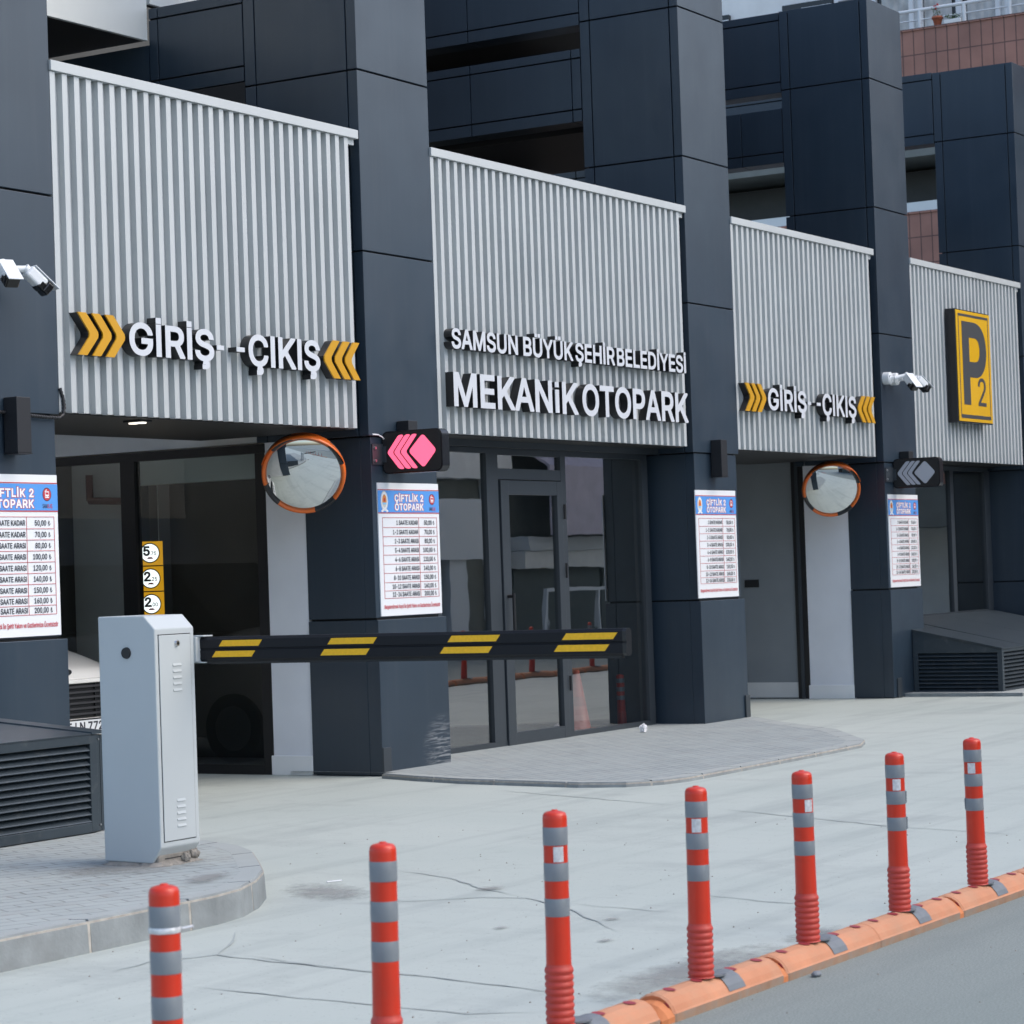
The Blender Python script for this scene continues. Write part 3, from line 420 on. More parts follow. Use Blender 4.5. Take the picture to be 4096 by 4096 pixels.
 'a': (389, [[160,-9,126,-5,94,5,68,22,48,45,35,73,30,108,34,138,43,161,58,179,78,193,100,203,125,211,178,220,234,227,252,230,265,235,273,243,276,255,276,257,273,279,267,297,256,311,240,322,220,329,196,331,171,329,149,322,132,313,118,301,107,288,100,274,41,291,57,322,79,346,104,364,133,375,163,382,194,384,239,379,263,372,286,360,306,343,322,320,333,290,337,251,337,0,277,0,277,52,272,52,252,25,236,12,215,1,190,-6],[170,45,202,49,228,59,248,74,263,93,272,115,276,138,276,190,259,182,231,176,200,171,175,168,134,159,117,150,103,139,95,124,92,105,94,87,102,72,114,61,130,52,149,47]]),
 '.': (188, [[95,-4,78,-1,63,9,53,24,50,41,53,59,63,73,78,83,95,87,113,83,128,73,138,59,141,41,138,24,128,9,113,-1]]),
}
GL['I'] = (185, [[60,0,60,509,125,509,125,0]])              # plain stems, square dot
GL['İ'] = (185, [[60,0,60,509,125,509,125,0], [60,562,60,622,125,622,125,562]])
GL = {ch: (w_/1000., [[(q[i], q[i+1]) for i in range(0, len(q), 2)] for q in sp]) for ch, (w_, sp) in GL.items()}
_gc = {}
def thicken(loops, off):
    """grow the outlines by off (bold), with blunt corners so that nothing spikes"""
    def area(q): return sum(a[0]*b[1]-b[0]*a[1] for a, b in zip(q, q[1:]+q[:1]))/2
    res = []
    sg = 1 if area(max(loops, key=lambda q: abs(area(q)))) > 0 else -1
    for q in loops:
        xs = [p[0] for p in q]; ys = [p[1] for p in q]
        if len(q) > 8 and max(xs)-min(xs) < 130 and min(ys) > 400 and max(ys)-min(ys) < 130:    # dots become square
            q = [(min(xs), min(ys)), (max(xs), min(ys)), (max(xs), max(ys)-18), (min(xs), max(ys)-18)]
            if area(q)*sg < 0: q = q[::-1]
        c = [q[0]]
        for p in q[1:]:
            if math.hypot(p[0]-c[-1][0], p[1]-c[-1][1]) > 5: c.append(p)
        if len(c) > 3 and math.hypot(c[0][0]-c[-1][0], c[0][1]-c[-1][1]) <= 5: c.pop()
        o = []; n = len(c)
        for i in range(n):
            a, p, b = c[i-1], c[i], c[(i+1) % n]
            e1 = (p[0]-a[0], p[1]-a[1]); e2 = (b[0]-p[0], b[1]-p[1]); l1 = math.hypot(*e1); l2 = math.hypot(*e2)
            e1 = (e1[0]/l1, e1[1]/l1); e2 = (e2[0]/l2, e2[1]/l2)
            n1 = (e1[1]*sg, -e1[0]*sg); n2 = (e2[1]*sg, -e2[0]*sg)
            d = n1[0]*n2[0]+n1[1]*n2[1]; cr = (e1[0]*e2[1]-e1[1]*e2[0])*sg
            if off and d < .1 and cr > 0 and d < -.2:           # sharp convex corner: blunt it
                o.append((p[0]+n1[0]*off+e1[0]*off*.5, p[1]+n1[1]*off+e1[1]*off*.5)); o.append((p[0]+n2[0]*off-e2[0]*off*.5, p[1]+n2[1]*off-e2[1]*off*.5))
            else:
                k = off/max(1+d, .45); o.append((p[0]+(n1[0]+n2[0])*k, p[1]+(n1[1]+n2[1])*k))
        res.append(o)
    return res
def glyph(ch, off=0.0, solid=False):
    key = (ch, off, solid)
    if key in _gc: return _gc[key]
    loops = thicken(GL[ch][1], off*1000); pv = []; ed = []
    for q in loops:
        o = len(pv); n = len(q); pv += [Vector((x/1000., y/1000.)) for x, y in q]; ed += [(o+i, o+(i+1) % n) for i in range(n)]
    cv, ce, cf = delaunay_2d_cdt(pv, ed, [], 0, 1e-5)[:3]
    def winding(px, py):
        wn = 0
        for q in loops:
            for (ax, ay), (bx, by) in zip(q, q[1:]+q[:1]):
                ax, ay, bx, by = ax/1000., ay/1000., bx/1000., by/1000.
                if (ay <= py) != (by <= py):
                    if ax+(py-ay)/(by-ay)*(bx-ax) > px: wn += 1 if by > ay else -1
        return wn
    tris = []
    for f in cf:
        cx = sum(cv[i].x for i in f)/len(f); cy = sum(cv[i].y for i in f)/len(f)
        if winding(cx, cy): tris.append(list(f))
    if not solid:
        vs = [Vector((v.x, v.y, 0)) for v in cv]; fs = [(t, True) for t in tris]
    else:
        n = len(cv); vs = [Vector((v.x, v.y, .5)) for v in cv]+[Vector((v.x, v.y, -.5)) for v in cv]
        fs = [(t, True) for t in tris]+[([i+n for i in t][::-1], True) for t in tris]
        cnt = {}
        for t in tris:
            for i in range(len(t)):
                e = (t[i], t[(i+1) % len(t)]); k = (min(e), max(e)); cnt.setdefault(k, []).append(e)
        for k, l in cnt.items():
            if len(l) == 1: i, j = l[0]; fs.append(([i, i+n, j+n, j], False))
    used = sorted({i for f, c in fs for i in f}); ix = {k: i for i, k in enumerate(used)}
    _gc[key] = ([vs[k] for k in used], [([ix[i] for i in f], c) for f, c in fs]); return _gc[key]
CAP = .509
def layout(text, track=0.0):
    x = 0; out = []
    for ch in text:
        w_, sp = GL[ch]
        out.append((ch, x)); x += w_+track
    first = next(c for c in out if GL[c[0]][1]); last = [c for c in out if GL[c[0]][1]][-1]
    xmin = first[1]+min(p[0] for q in GL[first[0]][1] for p in q)/1000.
    xmax = last[1]+max(p[0] for q in GL[last[0]][1] for p in q)/1000.
    return out, xmin, xmax
def put_text(mb, text, mapf, x0, x1, z, cap, m, off=0.0, align='fit', solid=None, track=0., xs=None):
    """mapf(u, v, d) -> world point. solid=(front depth, back depth, face material, side material)"""
    out, a, b = layout(text, track)
    s = cap/CAP
    if align == 'fit': sx = (x1-x0)/(b-a); ox = x0-a*sx
    else:
        sx = s*(xs or 1.0)
        if align == 'right': ox = x1-b*sx
        elif align == 'left': ox = x0-a*sx
        else: ox = (x0+x1)/2-(a+b)/2*sx
    for ch, cx in out:
        if not GL[ch][1]: continue
        vs, fs = glyph(ch, off, bool(solid))
        pts = []
        for v in vs:
            d = 0
            if solid: d = solid[0] if v.z > 0 else solid[1]
            pts.append(mapf(ox+(cx+v.x)*sx, z+v.y*s, d))
        if solid:
            mb.add(pts, [f for f, c in fs if c], solid[2]); mb.add(pts, [f for f, c in fs if not c], solid[3])
        else: mb.add(pts, [f for f, c in fs], m)
def facade(y): return lambda u, v, d: (u, y-d, v)          # drawn on a plane facing the street
# ================================================================ SETTING
b = MB(); b.box(-120, 160, -120, 140, -.30, -.012, 'asphalt'); b.build('ground', kind='structure')
b = MB(); b.box(-60, 90, -15.0, -7.20, -.2, 0.0, 'asphalt', skip='b'); b.build('road', kind='structure')
b = MB(); b.box(-60, 90, -7.20, 9.0, -.2, 0.004, 'concrete', skip='b')
drv = b.build('driveway', kind='structure')
cracks = [[(-8.20,-4.9),(-8.35,-5.5),(-8.39,-5.68),(-8.44,-6.11),(-8.55,-6.59),(-8.6,-6.82)], [(-8.95,-5.2),(-9.03,-5.98),(-9.03,-6.13),(-9.08,-6.6),(-8.97,-6.85)],
    [(-6.68,-4.31),(-6.48,-4.6),(-6.24,-4.87),(-6.19,-5.1),(-6.46,-5.49),(-6.91,-5.95),(-7.09,-6.14)], [(-5.4,-3.82),(-5.61,-4.29),(-5.94,-4.68),(-6.14,-5.03)],
    [(-.92,-1.67),(-1.23,-2.42),(-1.76,-3.67)], [(-6.32,-5.41),(-6.39,-5.74),(-6.47,-6.12)], [(-8.77,-4.64),(-8.49,-4.62),(-8.23,-4.77),(-8.3,-5.12),(-8.38,-5.64)],
    [(-8.25,-4.79),(-7.9,-4.6),(-7.64,-4.42)], [(-1.89,-4.0),(-2.24,-4.7),(-2.65,-5.51),(-2.96,-6.46)], [(-5.83,-5.84),(-6.0,-6.36),(-6.02,-6.76)]]
for ci, pts in enumerate(cracks):
    c = MB(); pl = []
    for (ax, ay), (bx, by) in zip(pts, pts[1:]):
        n = max(2, int(math.hypot(bx-ax, by-ay)/.09))
        for k in range(n): pl.append((ax+(bx-ax)*k/n+random.uniform(-.012, .012), ay+(by-ay)*k/n+random.uniform(-.012, .012)))
    pl.append(pts[-1]); vs = []
    for i, (x, y) in enumerate(pl):
        a = pl[max(0, i-1)]; e = pl[min(len(pl)-1, i+1)]; dx, dy = e[0]-a[0], e[1]-a[1]; l = math.hypot(dx, dy) or 1
        t = min(i, len(pl)-1-i)/4; wd = (.004+.005*random.random())*min(1, .1+t)
        vs += [(x-dy/l*wd, y+dx/l*wd, .0075), (x+dy/l*wd, y-dx/l*wd, .0075)]
    c.add(vs, [[2*i, 2*i+1, 2*i+3, 2*i+2] for i in range(len(pl)-1)], 'crackfill'); c.build('crack', drv)
def blob(cx, cy, rx, ry, z, m, name, parent, n=22, ang=0):
    c = MB(); c.add([(math.cos(2*math.pi*k/n), math.sin(2*math.pi*k/n), 0) for k in range(n)], [list(range(n))], m)
    o = c.build(name); o.parent = parent; o.location = (cx, cy, z); o.scale = (rx, ry, 1); o.rotation_euler = (0, 0, ang); return o
blob(-6.30, -3.98, .48, .24, .008, 'dirtpatch', 'sand_patch', drv, ang=.9)
blob(-7.95, -6.93, .85, .24, .008, 'dirtpatch', 'sand_patch', drv)
blob(-6.9, -6.98, .30, .10, .0095, 'dirtpatch', 'sand_patch', drv)
for x, y, s in [(-5.95,-4.75,.10),(-7.15,-5.55,.05),(-6.9,-5.7,.06),(-6.75,-5.9,.05),(-7.35,-6.2,.05)]: blob(x, y, s*1.3, s*.8, .0105, 'dirtpatch', 'stain', drv, n=12)
# ---- kerbed pavements
def kerbed(outline, z, depth, m_top, name, seg=.62):
    """outline: kerb line (outer edge) ; inner polygon closed against the building"""
    line, inner = outline
    pts = []; 
    for (ax, ay), (bx, by) in zip(line, line[1:]):
        n = max(1, int(math.hypot(bx-ax, by-ay)/.10))
        for k in range(n): pts.append((ax+(bx-ax)*k/n, ay+(by-ay)*k/n))
    pts.append(line[-1])
    def nrm(i):
        a = pts[max(0, i-1)]; e = pts[min(len(pts)-1, i+1)]; dx, dy = e[0]-a[0], e[1]-a[1]; l = math.hypot(dx, dy); return (-dy/l, dx/l)
    inn = [(p[0]+nrm(i)[0]*depth, p[1]+nrm(i)[1]*depth) for i, p in enumerate(pts)]
    t = MB(); poly = inn+inner
    t.add([(x, y, z-.006) for x, y in poly], [list(range(len(poly)))], m_top)
    top = t.build('pavement', kind='structure')
    bm = bmesh.new(); bm.from_mesh(top.data); bmesh.ops.triangulate(bm, faces=bm.faces[:]); bm.to_mesh(top.data); bm.free()
    for p in top.data.polygons:
        if p.normal.z < 0: p.flip()
    k = MB(); acc = 0; start = 0
    def stone(i, j):
        if j <= i: return
        ch = .012
        vs = []
        for q in range(i, j+1):
            p = pts[q]; n_ = nrm(q); g = 0
            tx, ty = (pts[min(q+1, len(pts)-1)][0]-pts[max(q-1, 0)][0], pts[min(q+1, len(pts)-1)][1]-pts[max(q-1, 0)][1]); l = math.hypot(tx, ty)
            g = .009 if q == i else (-.009 if q == j else 0)
            bx, by = p[0]+tx/l*g, p[1]+ty/l*g
            for o_, zz in ((-.012, -.05), (0, z-.02), (ch, z), (depth+.004, z-.0055), (depth+.004, -.05)):
                vs.append((bx+n_[0]*o_, by+n_[1]*o_, zz))
        c = j-i
        fs = [[5*a+e, 5*a+e+1, 5*a+e+6, 5*a+e+5] for a in range(c) for e in range(4)]
        fs += [[0, 1, 2, 3, 4], [5*c+e for e in (4, 3, 2, 1, 0)]]
        k.add(vs, fs, 'kerb')
    for i in range(1, len(pts)):
        acc += math.hypot(pts[i][0]-pts[i-1][0], pts[i][1]-pts[i-1][1])
        if acc > seg or i == len(pts)-1: stone(start, i); start = i; acc = 0
    # mortar under / between the stones
    vs = []
    for q, p in enumerate(pts):
        n_ = nrm(q)
        vs += [(p[0]-n_[0]*.008, p[1]-n_[1]*.008, -.05), (p[0]+n_[0]*.001, p[1]+n_[1]*.001, z-.010), (p[0]+n_[0]*(depth+.02), p[1]+n_[1]*(depth+.02), z-.010)]
    k.add(vs, [[3*a+e, 3*a+e+1, 3*a+e+4, 3*a+e+3] for a in range(len(pts)-1) for e in range(2)], 'kerb_joint')
    k.build('kerb', kind='structure'); return top
kerbed(([(-14, -4.17), (-7.75, -4.17), (-7.45, -4.165), (-7.2, -4.12), (-6.9, -3.99), (-6.587, -3.80), (-6.277, -3.54), (-5.864, -3.18), (-5.66, -2.93), (-5.5, -2.6), (-5.34, -2.1), (-5.1, -1.4), (-4.9, -.6), (-4.74, .05)],
       [(-4.7, 1.0), (-14, 1.0)]), .15, .12, 'paver', 'pavement')
kerbed(([(-.12, -.10), (-.30, -.55), (-.46, -1.05), (-.56, -1.74), (-.62, -2.2), (-.52, -2.55), (-.28, -2.74), (.0, -2.80), (.6, -2.80), (2.3, -2.79), (3.3, -2.76), (3.75, -2.60), (5.0, -1.78), (6.0, -.75), (6.8, -.05)],
       [(6.8, .9), (0, .9)]), .045, .16, 'paver2', 'pavement')
blob(-6.62, -2.98, .55, .42, .1485, 'dirtpatch', 'sand_patch', None)['kind'] = 'structure'
blob(-6.95, -3.72, .30, .13, .151, 'dirtpatch', 'sand_patch', None, ang=.35)['kind'] = 'structure'
kb = MB(); kb.box(10.9, 40, -1.45, .0, -.1, .045, 'kerb'); kb.build('kerb', kind='structure')
fp = MB(); fp.box(-60, 90, -17, -15.0, -.2, .12, 'paver2'); fp.build('pavement', kind='structure')

# ================================================================ CAR PARK BUILDING
bld = thing('car_park_building', 'dark grey clad car park with slatted light grey panels between its pillars', 'building')
PX = {'1': (-4.76, -3.72), '2': (0.0, 1.043), '3': (5.717, 6.738), '4': (10.558, 11.556), '5': (15.40, 16.42)}
S1, S2, S3, ZB, TOP = 7.262, 5.748, 4.266, 2.765, 8.205
G = .0075                                                   # half width of a panel joint
def pillar(xl, xr, ztop, key):
    p = MB()
    # core
    p.box(xl+.03, xr-.03, .025, 1.10, 2.83, ztop-.03, 'anth_dark'); p.box(xl+.072, xr-.06, .03, .485 if key == '4' else .68, .0, 2.825, 'anth_dark')
    lv = [z for z in (ZB, S3, S2, S1) if z < ztop]+[ztop]
    if key == '1': lv = [2.80, 4.30]+lv[2:]
    for a, c in zip(lv, lv[1:]):
        g0 = G if a > 2.9 else 0; g1 = G if c < ztop else 0
        p.bbox(xl, xr, 0, .10-G*.8, a+g0, c-g1, 'anth', .004)
        p.bbox(xl, xl+.028, .10+G*.8, 1.022-G*.8, a+g0, c-g1, 'anth', .003)
        p.bbox(xl, xl+.028, 1.022+G*.8, 1.135, a+g0, c-g1, 'anth', .003)
        p.box(xr-.028, xr, .11, 1.13, a+g0, c-g1, 'anth')
    if ztop == TOP: p.box(xl+.004, xr-.004, .004, 1.13, ztop-.028, ztop-.002, 'anth')
    zl = lv[0]; yd = .50 if key == '4' else .69
    # recessed middle with the price board, plinth below
    p.bbox(xl+.045, xr-.03, .018, .12, 1.285, zl-.012, 'anth', .004); p.bbox(xl+.045, xl+.07,   .122, yd, 1.285, zl-.012, 'anth', .003)
    p.box(xr-.055, xr-.03,   .122, yd, 1.285, zl-.012, 'anth')
    p.bbox(xl+.038, xr+.012, -.004, .12, .012, 1.268, 'scuff' if key == '2' else 'anth', .004); p.bbox(xl+.038, xl+.066,   .122, yd, .012, 1.268, 'anth', .003)
    p.box(xr-.02, xr+.008,   .122, yd, .012, 1.268, 'anth')
    o = p.build('pillar', bld)
    g = MB()
    if key == '3': g.bbox(xr-.075, xr+.022, -.022, -.006, .02, .27, 'frame', .003)
    else: g.bbox(xl+.03+(.09 if key == '4' else .0), xl+.145+(.09 if key == '4' else 0), -.022, -.006, .0, .235, 'frame', .003)
    g.build('corner_guard', o)
    return o
for k, (a, c) in PX.items(): pillar(a, c, TOP if k in '345' else 11.0, k)
pillar(20.3, 21.3, TOP, '6')

# fins and beams behind the pillars (planes across the facade)
def beam(x, y1, z0, z1, joints, top=True, bot=True, name='fin_beam', th=.30):
    q = MB(); q.box(x+.03, x+th-.03, 1.14, y1, z0+.03, z1-.03, 'anth_dark')
    zb, zt = (z0+.125 if bot else z0), (z1-.095 if top else z1)
    ys = [1.142]+joints+[y1]
    for a, c in zip(ys, ys[1:]):
        if bot: q.bbox(x, x+th, a+G*.7, c-G*.7, z0, zb-G, 'anth', .003)
        q.bbox(x, x+th, a+G*.7, c-G*.7, zb+G*(1 if bot else 0), zt-G*(1 if top else 0), 'anth', .003)
        if top: q.bbox(x, x+th, a+G*.7, c-G*.7, zt+G, z1, 'anth', .003)
    return q.build(name, bld)
beam(0.0, 2.15, 5.80, 6.55, [2.05])
beam(5.72, 3.6, 7.235, 9.5, [2.50], top=False); beam(5.72, 3.6, 6.24, 6.99, [1.255, 2.49])
beam(10.57, 6.5, 7.24, 8.2, [2.6, 4.4]); beam(10.57, 6.5, 6.40, 7.05, [1.69, 4.0], top=False)
beam(15.4, 6.5, 7.25, 8.215, [2.6, 4.4])
q = MB(); q.box(.004, .26, 2.155, 6, 3.0, 6.24, 'anth'); q.box(.002, .258, 1.14, 6, 3.0, 5.79, 'anth_dark'); q.build('fin_wall', bld)
# white upper storey of the first bay, dark soffit under it, rear walls
q = MB()
for xa, xb in ((-9, -5.2), (-5.2, -1.7), (-1.7, -.006), (.02, 1.5)):
    q.bbox(xa+.008, xb-.008, 2.15, 2.19, 6.275 if xa < 0 else 6.60, 9.5, 'white_band', .003)
q.box(-9, 1.45, 2.185, 2.3, 6.62, 9.4, 'anth_dark'); q.build('upper_storey', bld)
q = MB(); q.box(-9, -.004, 2.194, 6, 6.28, 6.34, 'soffit'); q.build('soffit', bld)
q = MB(); q.box(-9, 0, 5.2, 5.3, 3.0, 6.28, 'brown'); q.build('rear_wall', bld)
q = MB()
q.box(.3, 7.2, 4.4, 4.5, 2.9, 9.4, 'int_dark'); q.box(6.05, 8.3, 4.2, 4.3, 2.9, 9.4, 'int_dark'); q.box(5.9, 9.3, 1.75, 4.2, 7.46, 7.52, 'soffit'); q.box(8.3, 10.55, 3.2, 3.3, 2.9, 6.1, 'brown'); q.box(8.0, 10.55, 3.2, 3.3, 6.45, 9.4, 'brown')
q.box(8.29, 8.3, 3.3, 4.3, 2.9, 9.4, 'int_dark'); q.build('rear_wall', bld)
q = MB(); q.box(6.1, 8.3, 1.3, 3.2, 6.20, 6.26, 'soffit'); q.build('soffit', bld)

# slatted panels over the bays
def slat_panel(xl, xr, n, name='slat_cladding'):
    s = MB(); zb, zt = 2.818, 5.165; pitch = (xr-.052-xl)/(n-1)
    for i in range(n):
        x = xl+i*pitch; s.box(x, x+.052, 0.0, .050, zb, zt, 'slat')
    s.box(xl+.003, xr-.003, .0505, .11, zb+.01, zt, 'slat')
    o = s.build(name, bld)
    t = MB(); t.bbox(xl-.004, xr+.125, -.018, .16, 5.168, 5.24, 'slat', .003); t.box(xr+.0, xr+.11, .02, .05, 5.12, 5.167, 'slat'); t.build('top_rail', o)
    t = MB(); t.box(xl+.01, xr, .112, .30, 3.0, 5.1, 'anth_dark'); t.prism([(.113, zb-.002), (1.7, zb-.002), (1.7, 3.6), (1.66, 3.6), (1.66, zb+.03), (.113, zb+.03)], 'x', xl, xr+.13, 'soffit'); t.build('soffit', o)
    return o
slat_panel(-3.716, -.162, 29); slat_panel(1.047, 5.584, 37); slat_panel(6.742, 10.318, 29); slat_panel(11.56, 15.22, 30); slat_panel(16.43, 20.1, 30)
q = MB(); q.box(1.5, 20.2, .31, 3.2, 3.605, 3.70, 'int_dark'); q.box(-4.0, 1.499, .31, 1.7, 3.605, 3.70, 'int_dark'); q.build('floor_slab', bld)  # unseen slab, cut short over the car bay to let skylight into the rooms

# ---------------- bay with the car: right hand side wall running into the building
q = MB(); q.box(.05, .3, .695, 1.095, .165, 3.2, 'white_wall'); w1 = q.build('side_wall', bld)
q = MB(); q.bbox(.032, .3, .693, 1.11, .004, .165, 'skirt', .004); q.build('skirting', w1)
def partition(x, parent):
    f = MB()
    f.box(x, x+.06, 1.10, 1.20, .0, 2.76, 'black'); f.box(x-.004, x+.08, 2.50, 2.655, .0, 2.69, 'black'); f.box(x, x+.06, 3.9, 4.0, 0, 2.69, 'black')
    f.box(x-.006, x+.066, 1.09, 5.0, 2.685, 2.76, 'black'); f.box(x-.003, x+.063, 1.2, 5.0, .0, .085, 'black')
    o = f.build('window', parent)
    g = MB(); g.box(x+.025, x+.031, 1.2, 2.50, .085, 2.686, 'glass_side'); g.box(x+.025, x+.031, 2.655, 5.0, .085, 2.686, 'glass_side'); g.build('pane', o)
    return o
partition(.05, bld)
q = MB(); q.box(.06, .3, 1.097, 5.0, 2.77, 3.6, 'int_grey'); q.build('side_wall', bld)
q = MB(); q.box(.5, .62, 1.2, 3.05, 2.50, 2.72, 'white_band'); q.build('lintel', bld)
# rooms behind
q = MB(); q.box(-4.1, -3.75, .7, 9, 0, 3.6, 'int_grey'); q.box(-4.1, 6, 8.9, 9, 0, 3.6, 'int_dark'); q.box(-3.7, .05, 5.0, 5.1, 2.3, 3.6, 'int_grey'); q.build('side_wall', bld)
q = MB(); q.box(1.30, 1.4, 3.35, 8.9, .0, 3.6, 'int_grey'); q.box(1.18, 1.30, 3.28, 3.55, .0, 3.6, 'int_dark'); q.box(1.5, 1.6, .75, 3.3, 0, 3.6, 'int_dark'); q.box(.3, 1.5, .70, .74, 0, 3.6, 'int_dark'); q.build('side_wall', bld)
q = MB(); q.box(.12, 1.5, .75, 8.9, .004, .02, 'int_floor'); q.build('room_floor', bld)
q = MB(); pts = [(1.22, 3.75, 2.62), (1.22, 3.75, 2.36), (1.22, 3.45, 2.36)]
q.path([(1.2, 4.0, 2.66), (1.2, 4.0, 2.42), (1.2, 3.6, 2.40)], .035, 'redpipe'); q.build('pipe', bld)
q = MB(); q.tube((1.2, 4.45, 2.72), (1.2, 4.45, 2.55), .05, 'redpipe'); q.build('pipe', bld)
q = MB()
for i in range(3):
    for j in range(3): q.box(1.44, 1.49, 1.35+j*.28, 1.58+j*.28, 1.62+i*.22, 1.74+i*.22, 'int_grey')
q.build('equipment_panel', bld)
# ---------------- bay with the closed grey lift door
q = MB(); q.box(10.607, 10.9, .5, 1.065, .165, 3.2, 'white_wall'); w3 = q.build('side_wall', bld)
q = MB(); q.bbox(10.59, 10.9, .498, 1.08, .004, .165, 'skirt', .004); q.build('skirting', w3)
q = MB(); q.box(10.60, 10.7, 1.07, 1.22, 0, 3.0, 'black'); q.box(10.585, 10.6, 1.13, 1.17, 0, 2.9, 'frame'); q.build('door_frame', bld)
q = MB(); q.box(10.62, 10.7, 1.22, 6.0, .02, 3.6, 'door_grey'); ld = q.build('lift_door', bld)
q = MB(); q.box(10.612, 10.62, 1.22, 6.0, .02, .20, 'int_grey'); q.build('skirting', ld)
q = MB(); q.box(10.606, 10.62, 1.70, 1.885, 1.345, 1.435, 'black'); q.build('slot', ld)
q = MB(); q.box(6.6, 6.75, .7, 6, 0, 3.6, 'int_grey'); q.box(6.6, 10.62, 5.9, 6, 0, 3.6, 'int_grey'); q.build('side_wall', bld)
# ---------------- glazed storefront with the entrance door
def glaze(y, xl, xr, z0, z1, panes, parent, zfr=.06):
    f = MB(); f.box(xl, xr, y-.035, y+.035, z1-.05, z1, 'frame'); f.box(xl, xr, y-.036, y+.036, z0, z0+zfr, 'frame')
    for a, c in panes: f.box(a, c, y-.038, y+.038, z0+zfr, z1-.05, 'frame')
    return f.build('window', parent)
q = MB(); q.box(1.0, 5.75, .42, .72, 2.76, 3.6, 'anth_dark'); q.box(1.0, 5.75, .40, .42, 2.755, 2.818, 'frame'); q.build('lintel', bld)
Y2 = .55
sw = glaze(Y2, 1.0, 5.68, .0, 2.76, [(1.0, 1.12), (2.60, 2.80), (3.935, 4.03), (5.56, 5.68)], bld, .085)
q = MB(); q.box(1.12, 2.60, Y2-.006, Y2+.006, .085, 2.71, 'glass'); q.build('pane', sw)
q = MB(); q.box(4.03, 5.56, Y2-.006, Y2+.006, .085, 2.71, 'glass'); q.build('pane', sw)
q = MB(); q.box(2.80, 3.935, Y2-.036, Y2+.036, 2.475, 2.575, 'frame'); q.box(2.80, 3.935, Y2-.034, Y2+.034, 2.70, 2.712, 'frame'); q.build('transom', sw)
q = MB(); q.box(2.80, 3.935, Y2-.006, Y2+.006, 2.575, 2.70, 'glass'); q.build('pane', sw)
q = MB(); yd0, yd1 = Y2-.055, Y2+.02
q.bbox(2.815, 2.955, yd0, yd1, .022, 2.468, 'frame', .004); q.bbox(3.83, 3.93, yd0, yd1, .022, 2.468, 'frame', .004)
q.box(2.955, 3.83, yd0+.002, yd1-.002, 2.335, 2.466, 'frame'); q.box(2.955, 3.83, yd0+.002, yd1-.002, .024, .15, 'frame')
dr = q.build('door', bld)
q = MB(); q.box(2.955, 3.83, Y2-.022, Y2-.012, .15, 2.335, 'glass'); q.build('pane', dr)
q = MB(); q.tube((2.88, yd0-.0, 1.40), (2.88, yd0-.06, 1.40), .016, 'black', n=12); q.tube((2.88, yd0-.06, .95), (2.88, yd0-.06, 1.43), .015, 'black', n=12); q.tube((2.88, yd0, .98), (2.88, yd0-.06, .98), .016, 'black', n=12); q.build('handle', dr)
for z in (.55, 1.62, 2.18):
    q = MB(); q.tube((3.945, yd0-.012, z-.07), (3.945, yd0-.012, z+.07), .013, 'black', n=10); q.build('hinge', dr)
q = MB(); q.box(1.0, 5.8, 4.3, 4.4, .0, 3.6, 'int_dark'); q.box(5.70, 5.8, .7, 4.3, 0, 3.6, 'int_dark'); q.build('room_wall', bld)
q = MB(); q.box(1.62, 5.72, .59, 4.3, .004, .03, 'int_floor'); q.build('room_floor', bld)
q = MB(); q.box(4.3, 4.36, 2.2, 2.9, 2.45, 2.62, 'cream'); q.build('wall_box', bld)
# ---------------- last bay glazing
sw4 = glaze(.6, 11.5, 15.5, .86, 2.80, [(11.5, 12.75), (14.02, 14.14), (15.25, 15.5)], bld)
q = MB(); q.box(12.75, 14.02, .594, .606, .92, 2.75, 'glass'); q.build('pane', sw4)
q = MB(); q.box(14.14, 15.25, .594, .606, .92, 2.75, 'glass'); q.build('pane', sw4)
q = MB(); q.box(11.5, 15.6, 3.3, 3.4, 0, 3.6, 'int_grey'); q.box(13.0, 13.4, 2.2, 2.6, 0, 1.75, 'white_wall'); q.box(14.4, 14.9, 2.0, 2.5, 0, 3.6, 'brown'); q.box(15.45, 15.6, .65, 3.3, 0, 3.6, 'int_dark'); q.build('room_wall', bld)
q = MB(); q.box(11.5, 15.5, .46, .64, 2.80, 3.6, 'anth_dark'); q.build('lintel', bld)
q = MB(); q.box(16.4, 20.4, .6, .7, 0, 3.6, 'int_dark'); q.build('room_wall', bld)
